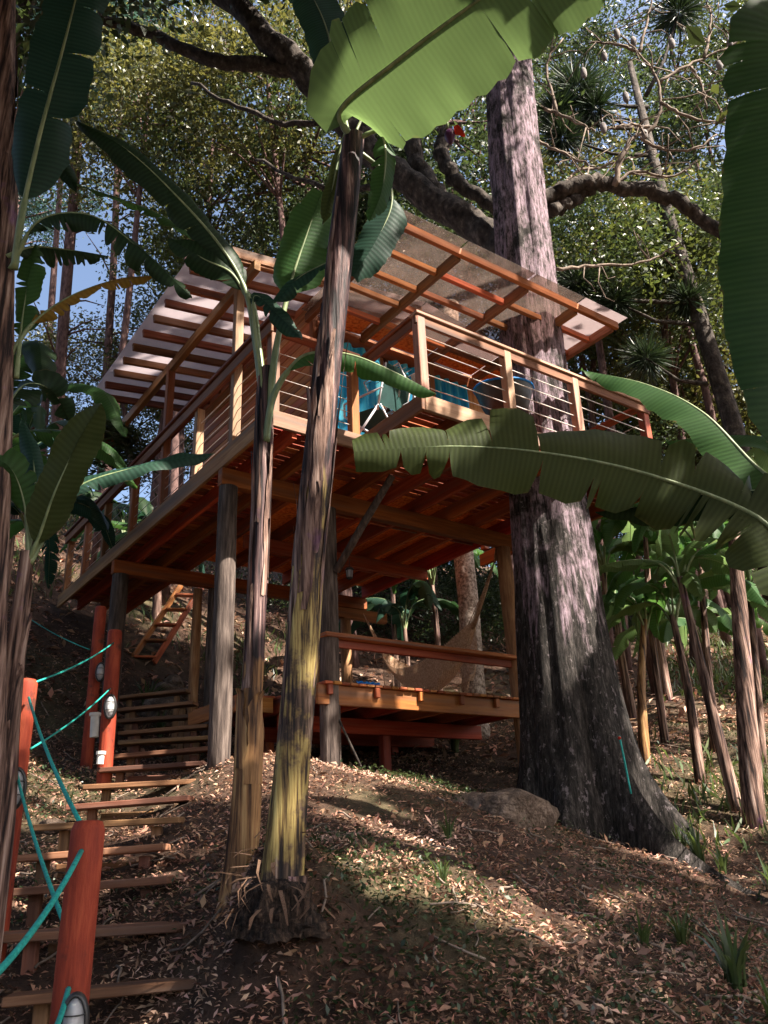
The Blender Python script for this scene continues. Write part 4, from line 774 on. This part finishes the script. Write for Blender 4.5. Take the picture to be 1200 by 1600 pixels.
# red handrail posts, lamps and rope
def redpost(px, ytop, Y, r, label, down=1.6, lean=(0, 0)):
    top = pt(px, ytop, Y); b = Vector((top.x+lean[0], top.y+lean[1], gz(top.x, top.y)-.25)); m = MB(); n = 8
    pts_ = [b.lerp(top, k/n) for k in range(n)]+[top-Vector((0, 0, .025)), top, top+Vector((0, 0, .004))]
    m.tube(pts_, [r]*n+[r*.99, r*.80, r*.55], 16, noise=.02, rng=random.Random(int(px))); b.z += .25
    o = single(m, 'handrail_post', 'red_post', b, label, 'post', 'red posts along the stairs'); return top, b
pmat('red_post', [(.3, (.13, .018, .010)), (.5, (.27, .04, .018)), (.7, (.42, .085, .035))], scale=5, stretch=(4, 4, .5), detail=11, nrough=.7, rough=.68, bump=.8, bdist=.012, spec=.25, cols2=[(.3, (.03, .008, .006)), (.7, (.16, .05, .03))], scale2=6, mask2=(.56, .66))
p4t, p4b = redpost(139, 1284, 2.75, .052, 'thick red wooden post nearest the camera beside the stairs', lean=(-.02, 0))
p3t, p3b = redpost(42, 1062, 5.2, .068, 'red wooden post at the left edge, rope tied at its top', lean=(.0, 0))
p2t, p2b = redpost(180, 985, 8.6, .075, 'red wooden post right of its twin at the upper stairs', lean=(.02, 0))
p1t, p1b = redpost(158, 948, 9.6, .068, 'red wooden post left of its twin at the upper stairs')
def rope(a, b_, r, label, sag=.035):
    m = MB(); c = [a.lerp(b_, i/14)-Vector((0, 0, sag*4*(i/14)*(1-i/14))) for i in range(15)]; m.tube(c, r, 7)
    single(m, 'rope', 'rope_teal', a, label, 'rope', 'teal ropes between the posts')
rope(pt(45, 1090, 5.12), pt(127, 1288, 2.80), .008, 'teal rope from top of left-edge post down to nearest post')
rope(pt(22, 1190, 5.1), pt(103, 1450, 2.82), .008, 'teal rope from middle of left-edge post to behind nearest post')
rope(pt(127, 1330, 2.69), pt(-40, 1555, 1.7), .008, 'teal rope from nearest post running off the lower left corner')
rope(pt(107, 1545, 2.68), pt(70, 1625, 2.2), .008, 'short teal rope hanging from the lower hole of nearest post')
rope(pt(55, 1066, 5.2), pt(178, 1004, 8.55), .007, 'upper teal rope from left-edge post up to the twin posts')
rope(pt(48, 1170, 5.2), pt(172, 1076, 8.5), .007, 'lower teal rope from left-edge post up to the twin posts')
rope(pt(140, 1015, 9.5), pt(40, 962, 11.5), .006, 'faint teal rope crossing the dark bank behind the twin posts')
m = MB(); rp_ = [pt(968, 1150, 7.75), pt(974, 1180, 7.7), pt(986, 1240, 7.6)]; m.tube(cat(rp_, 8), .009, 6); single(m, 'rope', 'rope_teal', rp_[-1], 'short teal rope hanging down the big tree trunk', 'rope')
m = MB(); m.ball(pt(968, 1153, 7.72), .016, 8, 6); single(m, 'rope_knot', 'flower_red', pt(968, 1153, 7.72), 'tiny red knot atop the rope on the big tree', 'knot')
def lamp(px, py, Y, sc, label, tilt=0):
    c = pt(px, py, Y); t = thing('bulkhead_lamp', c, label, 'lamp', 'oval caged lamps on the red posts'); t['_base'] = (0, 0, 0)
    m = MB(); N_ = 24
    def ov(a, rx, rz, y): return Vector((math.cos(a)*rx, y, math.sin(a)*rz))
    prof = [(.062, .125, .045), (.066, .130, .0), (.060, .122, -.018), (.048, .108, -.02), (.046, .105, -.004)]
    vs = [ov(2*math.pi*k/N_, rx*sc, rz*sc, y*sc) for (rx, rz, y) in prof for k in range(N_)]
    m.add(vs, [(i*N_+k, i*N_+(k+1) % N_, (i+1)*N_+(k+1) % N_, (i+1)*N_+k) for i in range(len(prof)-1) for k in range(N_)]+[tuple(range(4*N_, 5*N_))]); m.build('housing', 'black_metal', t, off=Vector((0, 0, 0)))
    m = MB(); vs = []
    for j in range(6):
        f = math.cos(j/5*1.5); vs += [ov(2*math.pi*k/N_, .047*sc*f, .105*sc*f, (-.006-.05*math.sin(j/5*1.5))*sc) for k in range(N_)]
    m.add(vs, [(i*N_+k, (i+1)*N_+k, (i+1)*N_+(k+1) % N_, i*N_+(k+1) % N_) for i in range(5) for k in range(N_)]); m.build('glass_cover', 'lamp_glass', t, off=Vector((0, 0, 0)))
    m = MB(); m.tube([Vector((0, -.025*sc, z*sc)) for z in (.085, .06, .05, .02, -.015, -.045, -.062, -.068)], [s*sc for s in (.014, .015, .013, .022, .030, .027, .014, .002)], 12); m.build('bulb', 'white_plastic', t, off=Vector((0, 0, 0)))
    for z in (-.04, .04):
        m = MB(); m.tube([Vector((x*sc, (-.062*math.sqrt(max(0, 1-(x/.055)**2))-.004)*sc, z*sc)) for x in (-.055, -.045, -.025, 0, .025, .045, .055)], .0035*sc, 5); m.build('cage_wire', 'black_metal', t, off=Vector((0, 0, 0)))
    t.rotation_euler = (0, 0, tilt)
lamp(172, 1104, 8.46, 1.0, 'oval caged lamp on the right post of the upper pair', R(8)); lamp(157, 1050, 9.48, .9, 'oval caged lamp on the left post of the upper pair', R(8))
lamp(24, 1232, 5.06, .95, 'oval caged lamp on the left-edge red post', R(20)); lamp(115, 1600, 2.60, .6, 'round-topped lamp at the foot of nearest red post', R(10))
def pipe(px, y0, y1, Y, r, label):
    a, b_ = pt(px, y1, Y), pt(px+2, y0, Y); m = MB(); m.tube([a, b_-Vector((0, 0, .03)), b_-Vector((0, 0, .03)), b_], [r, r, r*1.35, r*1.35], 14); single(m, 'drain_pipe', 'white_plastic', a, label, 'pipe', smooth=False)
pipe(147, 1114, 1152, 8.9, .045, 'taller white plastic pipe stub beside the twin posts'); pipe(156, 1174, 1194, 8.4, .035, 'shorter white plastic pipe stub below the twin posts')
# ------------------------------------------------------------------ things on and under the house
# hammock
H0, H1 = hp(3.80, 4.1, -.60), hp(3.92, 1.12, -.55)
hm = thing('hammock', (H0+H1)/2-Vector((0, 0, 1.6)), 'cream crocheted hammock with lace fringe slung under the house', 'hammock')
def hmp(s, t):
    p = H0.lerp(H1, s); sag = 1.36*4*s*(1-s); e = math.sin(math.pi*min(max((s-.16)/.68, 0), 1))**.7
    side = (H1-H0).cross(Vector((0, 0, 1))).normalized()
    return p+Vector((0, 0, -sag+.34*e*t*t-.16*e))+side*(.34*e*t)
m = MB(); ns, nt_ = 40, 14; vs = [hmp(.16+.68*i/ns, -1+2*j/nt_) for i in range(ns+1) for j in range(nt_+1)]
m.add(vs, [(i*(nt_+1)+j, i*(nt_+1)+j+1, (i+1)*(nt_+1)+j+1, (i+1)*(nt_+1)+j) for i in range(ns) for j in range(nt_)]); m.build('cloth', 'hammock', hm)
for s0, s1, H in ((0, .18, H0), (1, .82, H1)):
    for k in range(9):
        m = MB(); e = hmp(s1, -1+2*k/8); m.tube([H, H.lerp(e, .5)-Vector((0, 0, .03)), e], .007, 5); m.build('cord', 'hammock', hm)
m = MB(); m.tube([H1, H1+Vector((.02, -.02, .15)), pt(797, 880, 10.42)], .02, 6); m.build('cord', 'hammock', hm)
for sgn in (1, -1):
    m = MB(); nf = 70; D = .46
    for i in range(nf):
        s = .18+.64*i/nf; a, b_ = hmp(s, sgn), hmp(s+.64/nf, sgn); dl = D*(.75+.25*abs(math.sin(i*.28)))*(.75+.25*math.sin(math.pi*i/nf))
        for (p, q) in ((a, b_), (b_, a)):
            for lv in range(5):
                z0, z1 = -dl*lv/5, -dl*(lv+1)/5; pp, qq = (p, q) if lv % 2 == 0 else (q, p); w = Vector((0, 0, .02)); m.add([pp+Vector((0, 0, z0)), pp+Vector((0, 0, z0))+w, qq+Vector((0, 0, z1))+w, qq+Vector((0, 0, z1))], [(0, 1, 2, 3)])
        m.add([a+Vector((0, 0, -dl)), a+Vector((.007, .004, -dl)), a+Vector((.005, .003, -dl-.09)), a+Vector((0, 0, -dl-.09))], [(0, 1, 2, 3)])
    m.build('lace_fringe', 'hammock', hm)
# lantern
c = pt(546, 890, 9.6); t = thing('lantern', c, 'small black lantern hanging under the floor beside the middle post', 'lantern'); m = MB(); m.tube([c+Vector((0, 0, z)) for z in (.16, .10, .08, .0)], [.004, .004, .004, .004], 5); m.build('hook', 'black_metal', t)
m = MB(); m.tube([c+Vector((0, 0, z)) for z in (.03, .02, -.005)], [.008, .045, .06], 6); m.build('cap', 'black_metal', t); m = MB(); m.tube([c+Vector((0, 0, z)) for z in (-.01, -.10)], [.042, .036], 6); m.build('glass', 'lamp_glass', t)
m = MB(); m.tube([c+Vector((0, 0, z)) for z in (-.10, -.115, -.13)], [.04, .04, .01], 6); m.build('base', 'black_metal', t)
for k in range(6):
    a = k*math.pi/3; d = Vector((math.cos(a), math.sin(a), 0)); m = MB(); m.tube([c+d*.044+Vector((0, 0, -.008)), c+d*.038+Vector((0, 0, -.102))], .004, 4); m.build('bar', 'black_metal', t)
# blue sandals on the platform
for i, du in enumerate((0, .13)):
    c = hp(1.62+du*1.2, 1.0, -2.418); m = MB(); n = 18; vs = []
    for z in (0, .022):
        for k in range(n): a = 2*math.pi*k/n; vs.append(c+HU*(.045*math.sin(a)*(1+.25*math.cos(a)))+HV*(.13*math.cos(a))+Vector((0, 0, z)))
    m.add(vs, [tuple(range(n-1, -1, -1)), tuple(range(n, 2*n))]+[(k, (k+1) % n, n+(k+1) % n, n+k) for k in range(n)]); t = thing('sandal', c, ['left', 'right'][i]+' one of the blue sandals on the platform edge', 'sandal', 'pair of blue sandals')
    m.build('sole', 'blue_rubber', t, smooth=False)
    m = MB(); m.tube([c-HU*.045+HV*-.01+Vector((0, 0, .02)), c-HU*.03+HV*.03+Vector((0, 0, .05)), c+HV*.06+Vector((0, 0, .045)), c+HU*.03+HV*.03+Vector((0, 0, .05)), c+HU*.045+HV*-.01+Vector((0, 0, .02))], .011, 6); m.build('strap', 'blue_rubber', t)
# ladder up the bank under the walkway
la, lb = pt(300, 915, 14.2), pt(222, 1035, 13.2); sd = Vector((.36, .1, 0)); t = thing('ladder', lb, 'orange wooden ladder leaning up the bank under the walkway', 'ladder')
t['_base'] = (0, 0, 0); t.location = (0, 0, 0)
ctr = lb.copy(); t.location = ctr
for s in (0, 1): span('ladder_rail', t, 'honey_wood', lb+sd*(s-.5)-ctr, la+sd*(s-.5)-ctr, .05, .09)
for k in range(5): q = lb.lerp(la, .06+.2*k)-ctr; span('rung', t, 'honey_wood', q-sd*.47, q+sd*.47, .16, .035)
# leaning stick and fallen branch
m = MB(); a, b_ = pt(530, 1125, 8.75), pt(564, 1198, 8.6); m.tube([a, a.lerp(b_, .5), b_], .012, 6); single(m, 'stick', 'limb_bark', b_, 'thin stick leaning against the middle post', 'stick')
# hanging fern under the far eave
c = hp(-.3, 4.75, 1.75); t = thing('hanging_fern', c, 'bushy dark fern hanging from the far left eave', 'fern'); m = MB(); m.tube([c+Vector((0, 0, z)) for z in (-.18, -.17, .0, .01)], [.02, .10, .14, .13], 14); m.build('pot', 'clay', t)
for d in (-.1, .1): m = MB(); m.tube([c+Vector((d, 0, 0)), c+Vector((0, 0, .42))], .005, 4); m.build('hanger', 'black_metal', t)
rng = np.random.default_rng(8); qs = []
for k in range(130):
    az = rng.uniform(0, 6.28); l = rng.uniform(.4, .85); el = rng.uniform(.1, 1.3); d = np.array([math.cos(az), math.sin(az), 0]); s = np.arange(14)/13
    P_ = np.array(c)[None]+d[None]*(l*s*math.cos(el*.6))[:, None]+np.array([0, 0, 1.])[None]*(l*(math.sin(el)*s*1.2-1.3*s*s))[:, None]
    side = np.cross(d, [0, 0, 1.]); 
    for sg in (1, -1): qs.append(leafquads(P_, .12, .3, rng, axis=(side*sg*2+d*.7)[None]))
fastmesh('fronds', np.concatenate(qs), 'foliage_b', t, c)
# porch furniture
def chair(c, rz, label):
    t = empty('folding_chair', c, label, 'chair', rz=rz); z0 = Vector((0, 0, 0))
    for s in (-.26, .26):
        for (a, b_) in (((s, -.25, 0), (s, .22, .46)), ((s, .25, 0), (s, -.25, .46)), ((s, .20, .40), (s, .34, .95)), ((s, -.25, .62), (s, .28, .66)), ((s, -.25, .46), (s, -.25, .62))): m = MB(); m.tube([a, b_], .013, 7); m.build('frame_tube', 'white_metal', t, off=z0)
    for y in (-.24, .24): m = MB(); m.tube([(-.26, y, .0 if y > 0 else .46), (.26, y, .46 if y > 0 else 0)], .010, 6); m.build('cross_brace', 'white_metal', t, off=z0)
    def cloth(nm, p00, p10, p01, p11, sag):
        m = MB(); n = 8; vs = []
        for i in range(n+1):
            for j in range(n+1):
                a, b_ = i/n, j/n; p = (Vector(p00)*(1-a)+Vector(p10)*a)*(1-b_)+(Vector(p01)*(1-a)+Vector(p11)*a)*b_; vs.append(p+Vector((0, sag[0], sag[1]))*(math.sin(math.pi*a)))
        m.add(vs, [(i*(n+1)+j, i*(n+1)+j+1, (i+1)*(n+1)+j+1, (i+1)*(n+1)+j) for i in range(n) for j in range(n)]); m.build(nm, 'green_cloth', t, off=z0)
    cloth('seat', (-.26, -.25, .46), (.26, -.25, .46), (-.26, .22, .44), (.26, .22, .44), (0, -.06)); cloth('backrest', (-.26, .22, .46), (.26, .22, .46), (-.26, .34, .95), (.26, .34, .95), (.05, 0))
chair(hp(1.42, .25, .0), YAW+R(200), 'folding camp chair with dark green cloth behind the porch corner post')
# drying rack
c = hp(1.62, .1, 0); t = empty('drying_rack', c, 'white folding drying rack with pegged scraps on the porch', 'drying rack', rz=YAW+R(10)); z0 = Vector((0, 0, 0))
for y in (-.28, .28):
    for a, b_ in (((-.4, y, .0), (.25, y, .95)), ((.4, y, 0), (-.25, y, .95))): m = MB(); m.tube([a, b_], .010, 6); m.build('leg', 'white_metal', t, off=z0)
for x, z in ((-.25, .95), (.25, .95), (-.4, .01), (.4, .01), (0, .585)): m = MB(); m.tube([(x, -.28, z), (x, .28, z)], .008, 6); m.build('bar', 'white_metal', t, off=z0)
for i in range(6): m = MB(); x = -.21+.084*i; m.tube([(x, -.28, .95), (x, .28, .95)], .004, 5); m.build('wire', 'white_metal', t, off=z0)
for i, (x, y, mt) in enumerate(((-.12, -.1, 'paper'), (.05, -.25, 'paper'), (.13, .1, 'blue_cloth'), (-.2, .2, 'blue_cloth'))):
    m = MB(); n = 6; vs = [Vector((x+.01*math.sin(a*3+b_), y-.06+.12*b_/n+.0*a, .95-.32*a/n)) for a in range(n+1) for b_ in range(n+1)]; m.add(vs, [(a*(n+1)+b_, a*(n+1)+b_+1, (a+1)*(n+1)+b_+1, (a+1)*(n+1)+b_) for a in range(n) for b_ in range(n)]); m.build('hung_cloth', mt, t, off=z0)
# round bucket chair near the trunk
c = hp(2.62, -.62, 0); t = empty('bucket_chair', c, 'black round bucket chair with blue rim beside the trunk on the porch', 'chair', rz=YAW)
m = MB(); n = 24; vs = []
for j in range(7):
    f = j/6; r = .10+.24*f**.6; vs += [Vector((r*math.cos(2*math.pi*k/n), r*math.sin(2*math.pi*k/n), .42+.36*f**1.6+.05*f*math.cos(2*math.pi*k/n-1.2))) for k in range(n)]
m.add(vs, [(i*n+k, i*n+(k+1) % n, (i+1)*n+(k+1) % n, (i+1)*n+k) for i in range(6) for k in range(n)]+[tuple(range(n-1, -1, -1))]); m.build('shell', 'black_metal', t, off=z0)
m = MB(); m.tube(vs[-n:]+[vs[-n]], .014, 7); m.build('rim', 'blue_rubber', t, off=z0)
for k in range(4): a = k*math.pi/2+.6; m = MB(); m.tube([(.09*math.cos(a), .09*math.sin(a), .44), (.24*math.cos(a), .24*math.sin(a), 0)], .011, 6); m.build('leg', 'white_metal', t, off=z0)
m = MB(); cc = hp(.75, 2.6, .5); m.tube([cc+Vector((0, 0, z)) for z in (-.1, -.09, .06, .07)], [.02, .10, .13, .12], 14); t = single(m, 'wall_planter', 'clay', cc, 'small red planter on the walkway wall', 'planter')
# ------------------------------------------------------------------ boulders
def boulder(c, r, sc, seed, label, name='boulder', group=None):
    rng = random.Random(seed); m = MB(); n, q = 28, 18; ax = [Vector((rng.gauss(0, 1), rng.gauss(0, 1), rng.gauss(0, 1))).normalized() for _ in range(14)]; vs = []
    for j in range(q+1):
        for k in range(n):
            th, ph = math.pi*j/q, 2*math.pi*k/n; d = Vector((math.sin(th)*math.cos(ph), math.sin(th)*math.sin(ph), math.cos(th))); f = min([1.0]+[.66/max(d.dot(a), .01) for a in ax])
            f += .05*vnoise(d*3, 2.3)+.025*vnoise(d*9, 2.1); vs.append(Vector(c)+Vector((d.x*r*sc[0]*f, d.y*r*sc[1]*f, d.z*r*sc[2]*f)))
    m.add(vs, [(j*n+k, (j+1)*n+k, (j+1)*n+(k+1) % n, j*n+(k+1) % n) for j in range(q) for k in range(n)]); return single(m, name, 'rock', c, label, 'rock', group)
c = onground(775, 1260, 7.7); boulder(c+Vector((0, .1, -.1)), .55, (1.35, .8, .72), 5, 'large brown boulder at the foot of the big tree')
for i, (px, Y, r, lab) in enumerate([(255, 12.6, .22, 'leftmost stone of the heap below the ladder'), (268, 12.9, .2, 'middle stone of the heap below the ladder'), (285, 12.7, .2, 'rightmost stone of the heap below the ladder'), (262, 12.0, .42, 'mossy round rock under the walkway'), (100, 7.2, .13, 'flat pale stone on the bank left of the stairs')]):
    g = onground(px, 1100, Y); boulder(g+Vector((0, 0, r*.3)), r, (1.2, 1, .7), 10+i, lab, 'stone', 'loose stones on the bank')
# ------------------------------------------------------------------ leaf litter, ground cover, grass
rng = np.random.default_rng(77)
def scatter(n, ymin, ymax, wide=.60):
    y = ymin+(ymax-ymin)*rng.random(n)**1.6; x = (rng.random(n)*2-1)*wide*y*1.05; return np.stack([x, y, gzs(x, y)], 1)
def litter(n, ymin, ymax, size, mat, name, label, lift=.012):
    p = scatter(int(n*1.6), ymin, ymax); kk = np.sin(p[:, 0]*3.1+1.7*np.sin(p[:, 1]*2.3))*np.cos(p[:, 1]*2.7+p[:, 0])+rng.normal(size=len(p))*.8; p = p[np.argsort(-kk)[:n]]; d = rng.normal(size=(n, 3))*np.array([1, 1, .35]); d /= np.linalg.norm(d, axis=1)[:, None]; h = rng.normal(size=(n, 3))*.45+np.array([0, 0, 1.]); s = np.cross(d, h); s /= np.linalg.norm(s, axis=1)[:, None]
    nn = np.cross(s, d); nn *= np.sign(nn[:, 2:3]); L = (size*rng.uniform(.4, 1.5, n))[:, None]; w = L*rng.uniform(.2, .45, n)[:, None]; cv = rng.uniform(-.1, .3, n)[:, None]; p[:, 2] += lift+abs(d[:, 2])*L[:, 0]*.4
    q = np.stack([p-d*L*.5, p+s*w*.5+nn*L*cv, p+d*L*.5, p-s*w*.5+nn*L*cv], 1); tag(fastmesh(name, q, mat), label, name.replace('_', ' '), kind='stuff')
litter(110000, 2.2, 13, .04, 'litter', 'leaf_litter', 'dry brown leaf litter carpeting the slope')
litter(7000, 2.2, 12, .07, 'litter', 'fallen_leaves', 'larger curled fallen leaves on top of the litter', .02)
def twigs(n):
    m = MB(); rr = random.Random(12)
    for k in range(n):
        y = 2.4+9*rr.random()**1.5; x = rr.uniform(-.55, .55)*y; a = rr.uniform(0, 3.14); l = rr.uniform(.08, .35); d = Vector((math.cos(a), math.sin(a), 0)); P_ = []
        for j in range(4): q = Vector((x, y, 0))+d*l*(j/3-.5)+Vector((rr.uniform(-.02, .02), rr.uniform(-.02, .02), 0)); q.z = gz(q.x, q.y)+.02+rr.uniform(0, .02); P_.append(q)
        m.tube(P_, rr.uniform(.003, .008), 5)
    tag(m.build('twigs', 'twig_bark'), 'thin fallen twigs scattered over the litter', 'twigs', kind='stuff')
twigs(500)
def patchy(p, s, th, seed): return (np.sin(p[:, 0]*s+seed)+np.sin(p[:, 1]*s*1.3+seed*2)+np.sin((p[:, 0]+p[:, 1])*s*.7+seed*3)+rng.normal(size=len(p))*.5) > th
p = scatter(60000, 2.3, 12); p = p[patchy(p, 1.7, 1.25, 1.0) | ((p[:, 1] < 4.6) & (p[:, 0] > -.5) & (rng.random(len(p)) < .5)) | ((p[:, 0] > 1.0) & (p[:, 1] < 7.5) & (rng.random(len(p)) < .35)) | ((np.hypot(p[:, 0]+.25, p[:, 1]-4.55) < .32) & (rng.random(len(p)) < .9))][:22000]; p[:, 2] += rng.uniform(.01, .09, len(p))
tag(fastmesh('ground_cover', leafquads(p, .038, .5, rng, up=2.5), 'ground_green'), 'low green weeds spreading through the leaf litter', 'weeds', kind='stuff')
p = np.stack([rng.uniform(-16, -2, 26000), rng.uniform(11, 26, 26000)], 1); p = np.concatenate([p, np.stack([rng.uniform(2.5, 14, 26000), rng.uniform(8, 24, 26000)], 1)]); p = np.concatenate([p, gzs(p[:, 0], p[:, 1])[:, None]], 1); p = p[patchy(p, .9, .2, 2.0)]
ax = rng.normal(size=(len(p), 3))*.5+np.array([0, 0, 1.2]); tag(fastmesh('slope_grass', leafquads(p, .22, .12, rng, axis=ax*2), 'grass'), 'tufted sunlit grass on the far slopes', 'grass', kind='stuff')
p = np.stack([rng.uniform(-16, 16, 30000), rng.uniform(11, 26, 30000)], 1); p = np.concatenate([p, gzs(p[:, 0], p[:, 1])[:, None]], 1); p[:, 2] += .02
tag(fastmesh('slope_litter', leafquads(p, .15, .4, rng, up=4), 'litter'), 'dry leaves strewn over the far slopes', 'leaf litter', kind='stuff')
def grass_clump(g, n, l, label, group='grass clumps'):
    m = MB(); rr = random.Random(int(g.x*1000)); 
    for k in range(n):
        az = rr.uniform(0, 6.28); d = Vector((math.cos(az), math.sin(az), 0)); ll = l*rr.uniform(.6, 1.2); o = g+d*rr.uniform(0, .05); w = d.cross(Vector((0, 0, 1)))*ll*.03; lean = rr.uniform(.15, .75); vs = []
        for i in range(6): t = i/5; c = o+d*ll*lean*t*t+Vector((0, 0, ll*(t-.45*lean*t*t*1.4))); ww = w*(1-t**1.5)*(1+.5*t); vs += [c-ww, c+ww]
        m.add(vs, [(2*i, 2*i+1, 2*i+3, 2*i+2) for i in range(5)])
    return single(m, 'grass_clump', 'grass', g, label, 'grass', group)
for i, (px, Y, n, l, lab) in enumerate([(1085, 7.9, 30, .42, 'bright strappy grass clump in the sun right of the roots'), (1060, 8.1, 26, .3, 'grass clump left of the bright strappy one'), (1120, 7.7, 26, .3, 'grass clump right of the bright strappy one'), (1190, 7.3, 26, .34, 'grass clump at the right edge beyond the roots'), (1012, 8.6, 20, .25, 'grass tuft tight against the buttress root'), (215, 12.0, 40, .6, 'spiky sunlit plant below the ladder'), (240, 11.6, 34, .45, 'low spiky plant right of the ladder foot'), (720, 11.6, 24, .7, 'tall green blades beside the pale trunk'), (700, 6.6, 18, .25, 'small grass tuft in the middle of the litter'), (688, 5.2, 16, .18, 'tiny tuft at the sunlit litter patch'), (1110, 5.0, 30, .45, 'long arching grass at lower right'), (1040, 5.6, 24, .3, 'grass tuft before the near root'), (980, 5.3, 20, .26, 'grass tuft near the lit root end'), (1160, 4.6, 24, .32, 'grass tuft in the lower right corner')]):
    grass_clump(onground(px, 1300, Y), n, l, lab)
# ------------------------------------------------------------------ unseen neighbouring trees, added all round to shade the clearing and dim skylight
LIT = [pt(690, 1480, 5.4), pt(620, 1445, 5.5), pt(740, 1500, 5.2), pt(800, 1490, 5.4), pt(560, 1440, 5.2), pt(650, 1225, 8.3), pt(700, 1215, 8.4), pt(590, 1245, 8), pt(850, 600, 8.4), pt(830, 400, 9), pt(820, 250, 9.2), pt(855, 650, 8.4), pt(880, 740, 8.4), pt(690, 110, 3.8), pt(600, 120, 4), pt(800, 60, 3.7), pt(540, 450, 4.3), pt(520, 600, 4.35), pt(500, 760, 4.4),
       hp(1.1, -1.05, .5), hp(1.6, -1.05, .9), hp(2.3, -1.05, .9), hp(3.0, -1.05, .9), hp(4.2, -1.1, 2.0), hp(3.5, -1.1, 2.0), hp(.5, -.05, 0), hp(2.5, -.5, 2), hp(1.5, -.5, 2), pt(790, 1000, 10.2), pt(800, 1150, 10.2), pt(690, 1060, 9.4), pt(1100, 1290, 8), pt(1050, 1280, 8), pt(1180, 1310, 7.5), pt(930, 1440, 6), pt(1000, 1400, 6.4), pt(480, 1000, 4.4), pt(480, 1200, 4.4), pt(400, 1150, 4.8), pt(400, 1300, 4.8), pt(300, 1490, 4.6), pt(250, 1560, 4.4), pt(250, 1450, 5), pt(140, 1400, 2.7), pt(1000, 620, 5.5), pt(1100, 680, 5.2), hp(-.3, 2, 2.1), hp(-.3, 3.5, 2.1), hp(-.05, 2, .5), hp(-.05, 3.5, .5), pt(1050, 1120, 11), pt(1120, 1150, 10.5), pt(1150, 1080, 12.5), pt(1080, 1200, 9.5), pt(60, 850, 15), pt(120, 800, 17), pt(20, 800, 16), pt(1000, 900, 12), pt(1060, 860, 12), hp(.5, .3, -3.3), hp(1.1, .2, -3.3), hp(1.7, .4, -3.3), hp(2.3, .7, -3.3), pt(600, 690, 4.7), pt(680, 690, 4.75)]
LITR = [.5]*5+[.5]*3+[.5]*5+[.5]*3+[.25]*3+[.3]*9+[.3]*3+[.6]*3+[.3]*2+[.16]*4+[.2]*3+[.12]+[.5]*2+[.35]*4+[1.5]*4+[1.8]*3+[.8]*2+[.85]*4+[.35]*2
_lit = np.array([tuple(p) for p in LIT]); _lr = np.array(LITR); _sun = np.array(tuple(SUN))
def keeps_light(q):                                            # clears canopy leaves from sunbeams, shaping gaps that light chosen spots
    d = q[:, None]-_lit[None]; along = d@_sun; perp = np.linalg.norm(d-along[..., None]*_sun, axis=2); return ((perp > _lr[None]) | (along < 0)).all(1)
rng = np.random.default_rng(5)
SH = [((7.6, 4.2), (7.6, 4.2, 8.2), 3.4, 'foliage_b'), ((9.5, 7.5), (9.5, 7.5, 9.8), 3.4, 'foliage_a'), ((6.4, .2), (6.4, .2, 8.0), 3.2, 'foliage_a'), ((11.5, 2.8), (11.5, 2.8, 11.5), 3.4, 'foliage_b'), ((4.2, -2.6), (4.2, -2.6, 7.2), 3.0, 'foliage_b'), ((12.5, 9), (12.5, 9, 12), 3.6, 'foliage_a'), ((9, -2), (9, -2, 11), 3.4, 'foliage_a'),
      ((-6, .5), (-4.4, 2.6, 9), 3.6, 'foliage_b'), ((-3, -4), (-1.2, -.6, 8.5), 3.6, 'foliage_a'), ((4.8, -5), (2.4, .6, 11), 3.6, 'foliage_b'), ((-9, 4.5), (-6.5, 6.4, 12), 3.6, 'foliage_b'), ((-1, -7), (.2, -5.4, 9), 3.8, 'foliage_a'), ((-8, -3), (-6.5, -2, 8), 3.6, 'foliage_b'), ((9.5, 4.5), (2.8, 6.6, 15), 3.6, 'foliage_b'), ((-8.5, 8.5), (-2.5, 7, 14.5), 3.4, 'foliage_b')]
SHL = ['nearest the big tree on the right', 'behind the right-hand bananas', 'right of the camera', 'far right of the clearing', 'right behind the camera', 'far right beyond the bananas', 'far behind the camera on the right', 'left of the camera', 'close behind the camera', 'arching over the clearing from the right', 'up the bank on the left', 'straight behind the camera', 'far behind on the left', 'arching high over the roof from the right', 'arching high over the roof from the left']
for i, ((x, y), cc, r, f) in enumerate(SH):
    z0 = gz(x, y)-.1; b = Vector((x, y, z0)); c = Vector(cc); t = thing('forest_tree', b, 'broad shade tree %s, outside the photo' % SHL[i], 'tree', 'shade trees beside the clearing')
    n = 80; cl = clumps(rng, n, (r, r, r*.6), .3)+np.array(tuple(c)); per = 480 if i in (10, 13, 14, 7) else 170; p = (cl[:, None]+rng.normal(size=(n, per, 3))*np.array([.55, .55, .35])).reshape(-1, 3); p = p[keeps_light(p)]
    fastmesh('crown', leafquads(p, .15 if per > 200 else .30, .55, rng, up=1.5), f, t, b)
    m = MB(); m.tube(cat([b, b.lerp(c, .5)+Vector((.2, 0, 0)), c+Vector((0, 0, 1))], 12), [.2*(1.1-.07*k) for k in range(13)], 9, noise=.05, rng=random.Random(i))
    for k in range(8): e = Vector(cl[k*8]); s0 = b.lerp(c, .75); m.tube([s0, s0.lerp(e, .5)+Vector((0, 0, .3)), e], [.06, .04, .015], 5)
    m.build('trunk', 'limb_bark', t)
for o in bpy.data.objects:
    if '_base' in o: del o['_base']
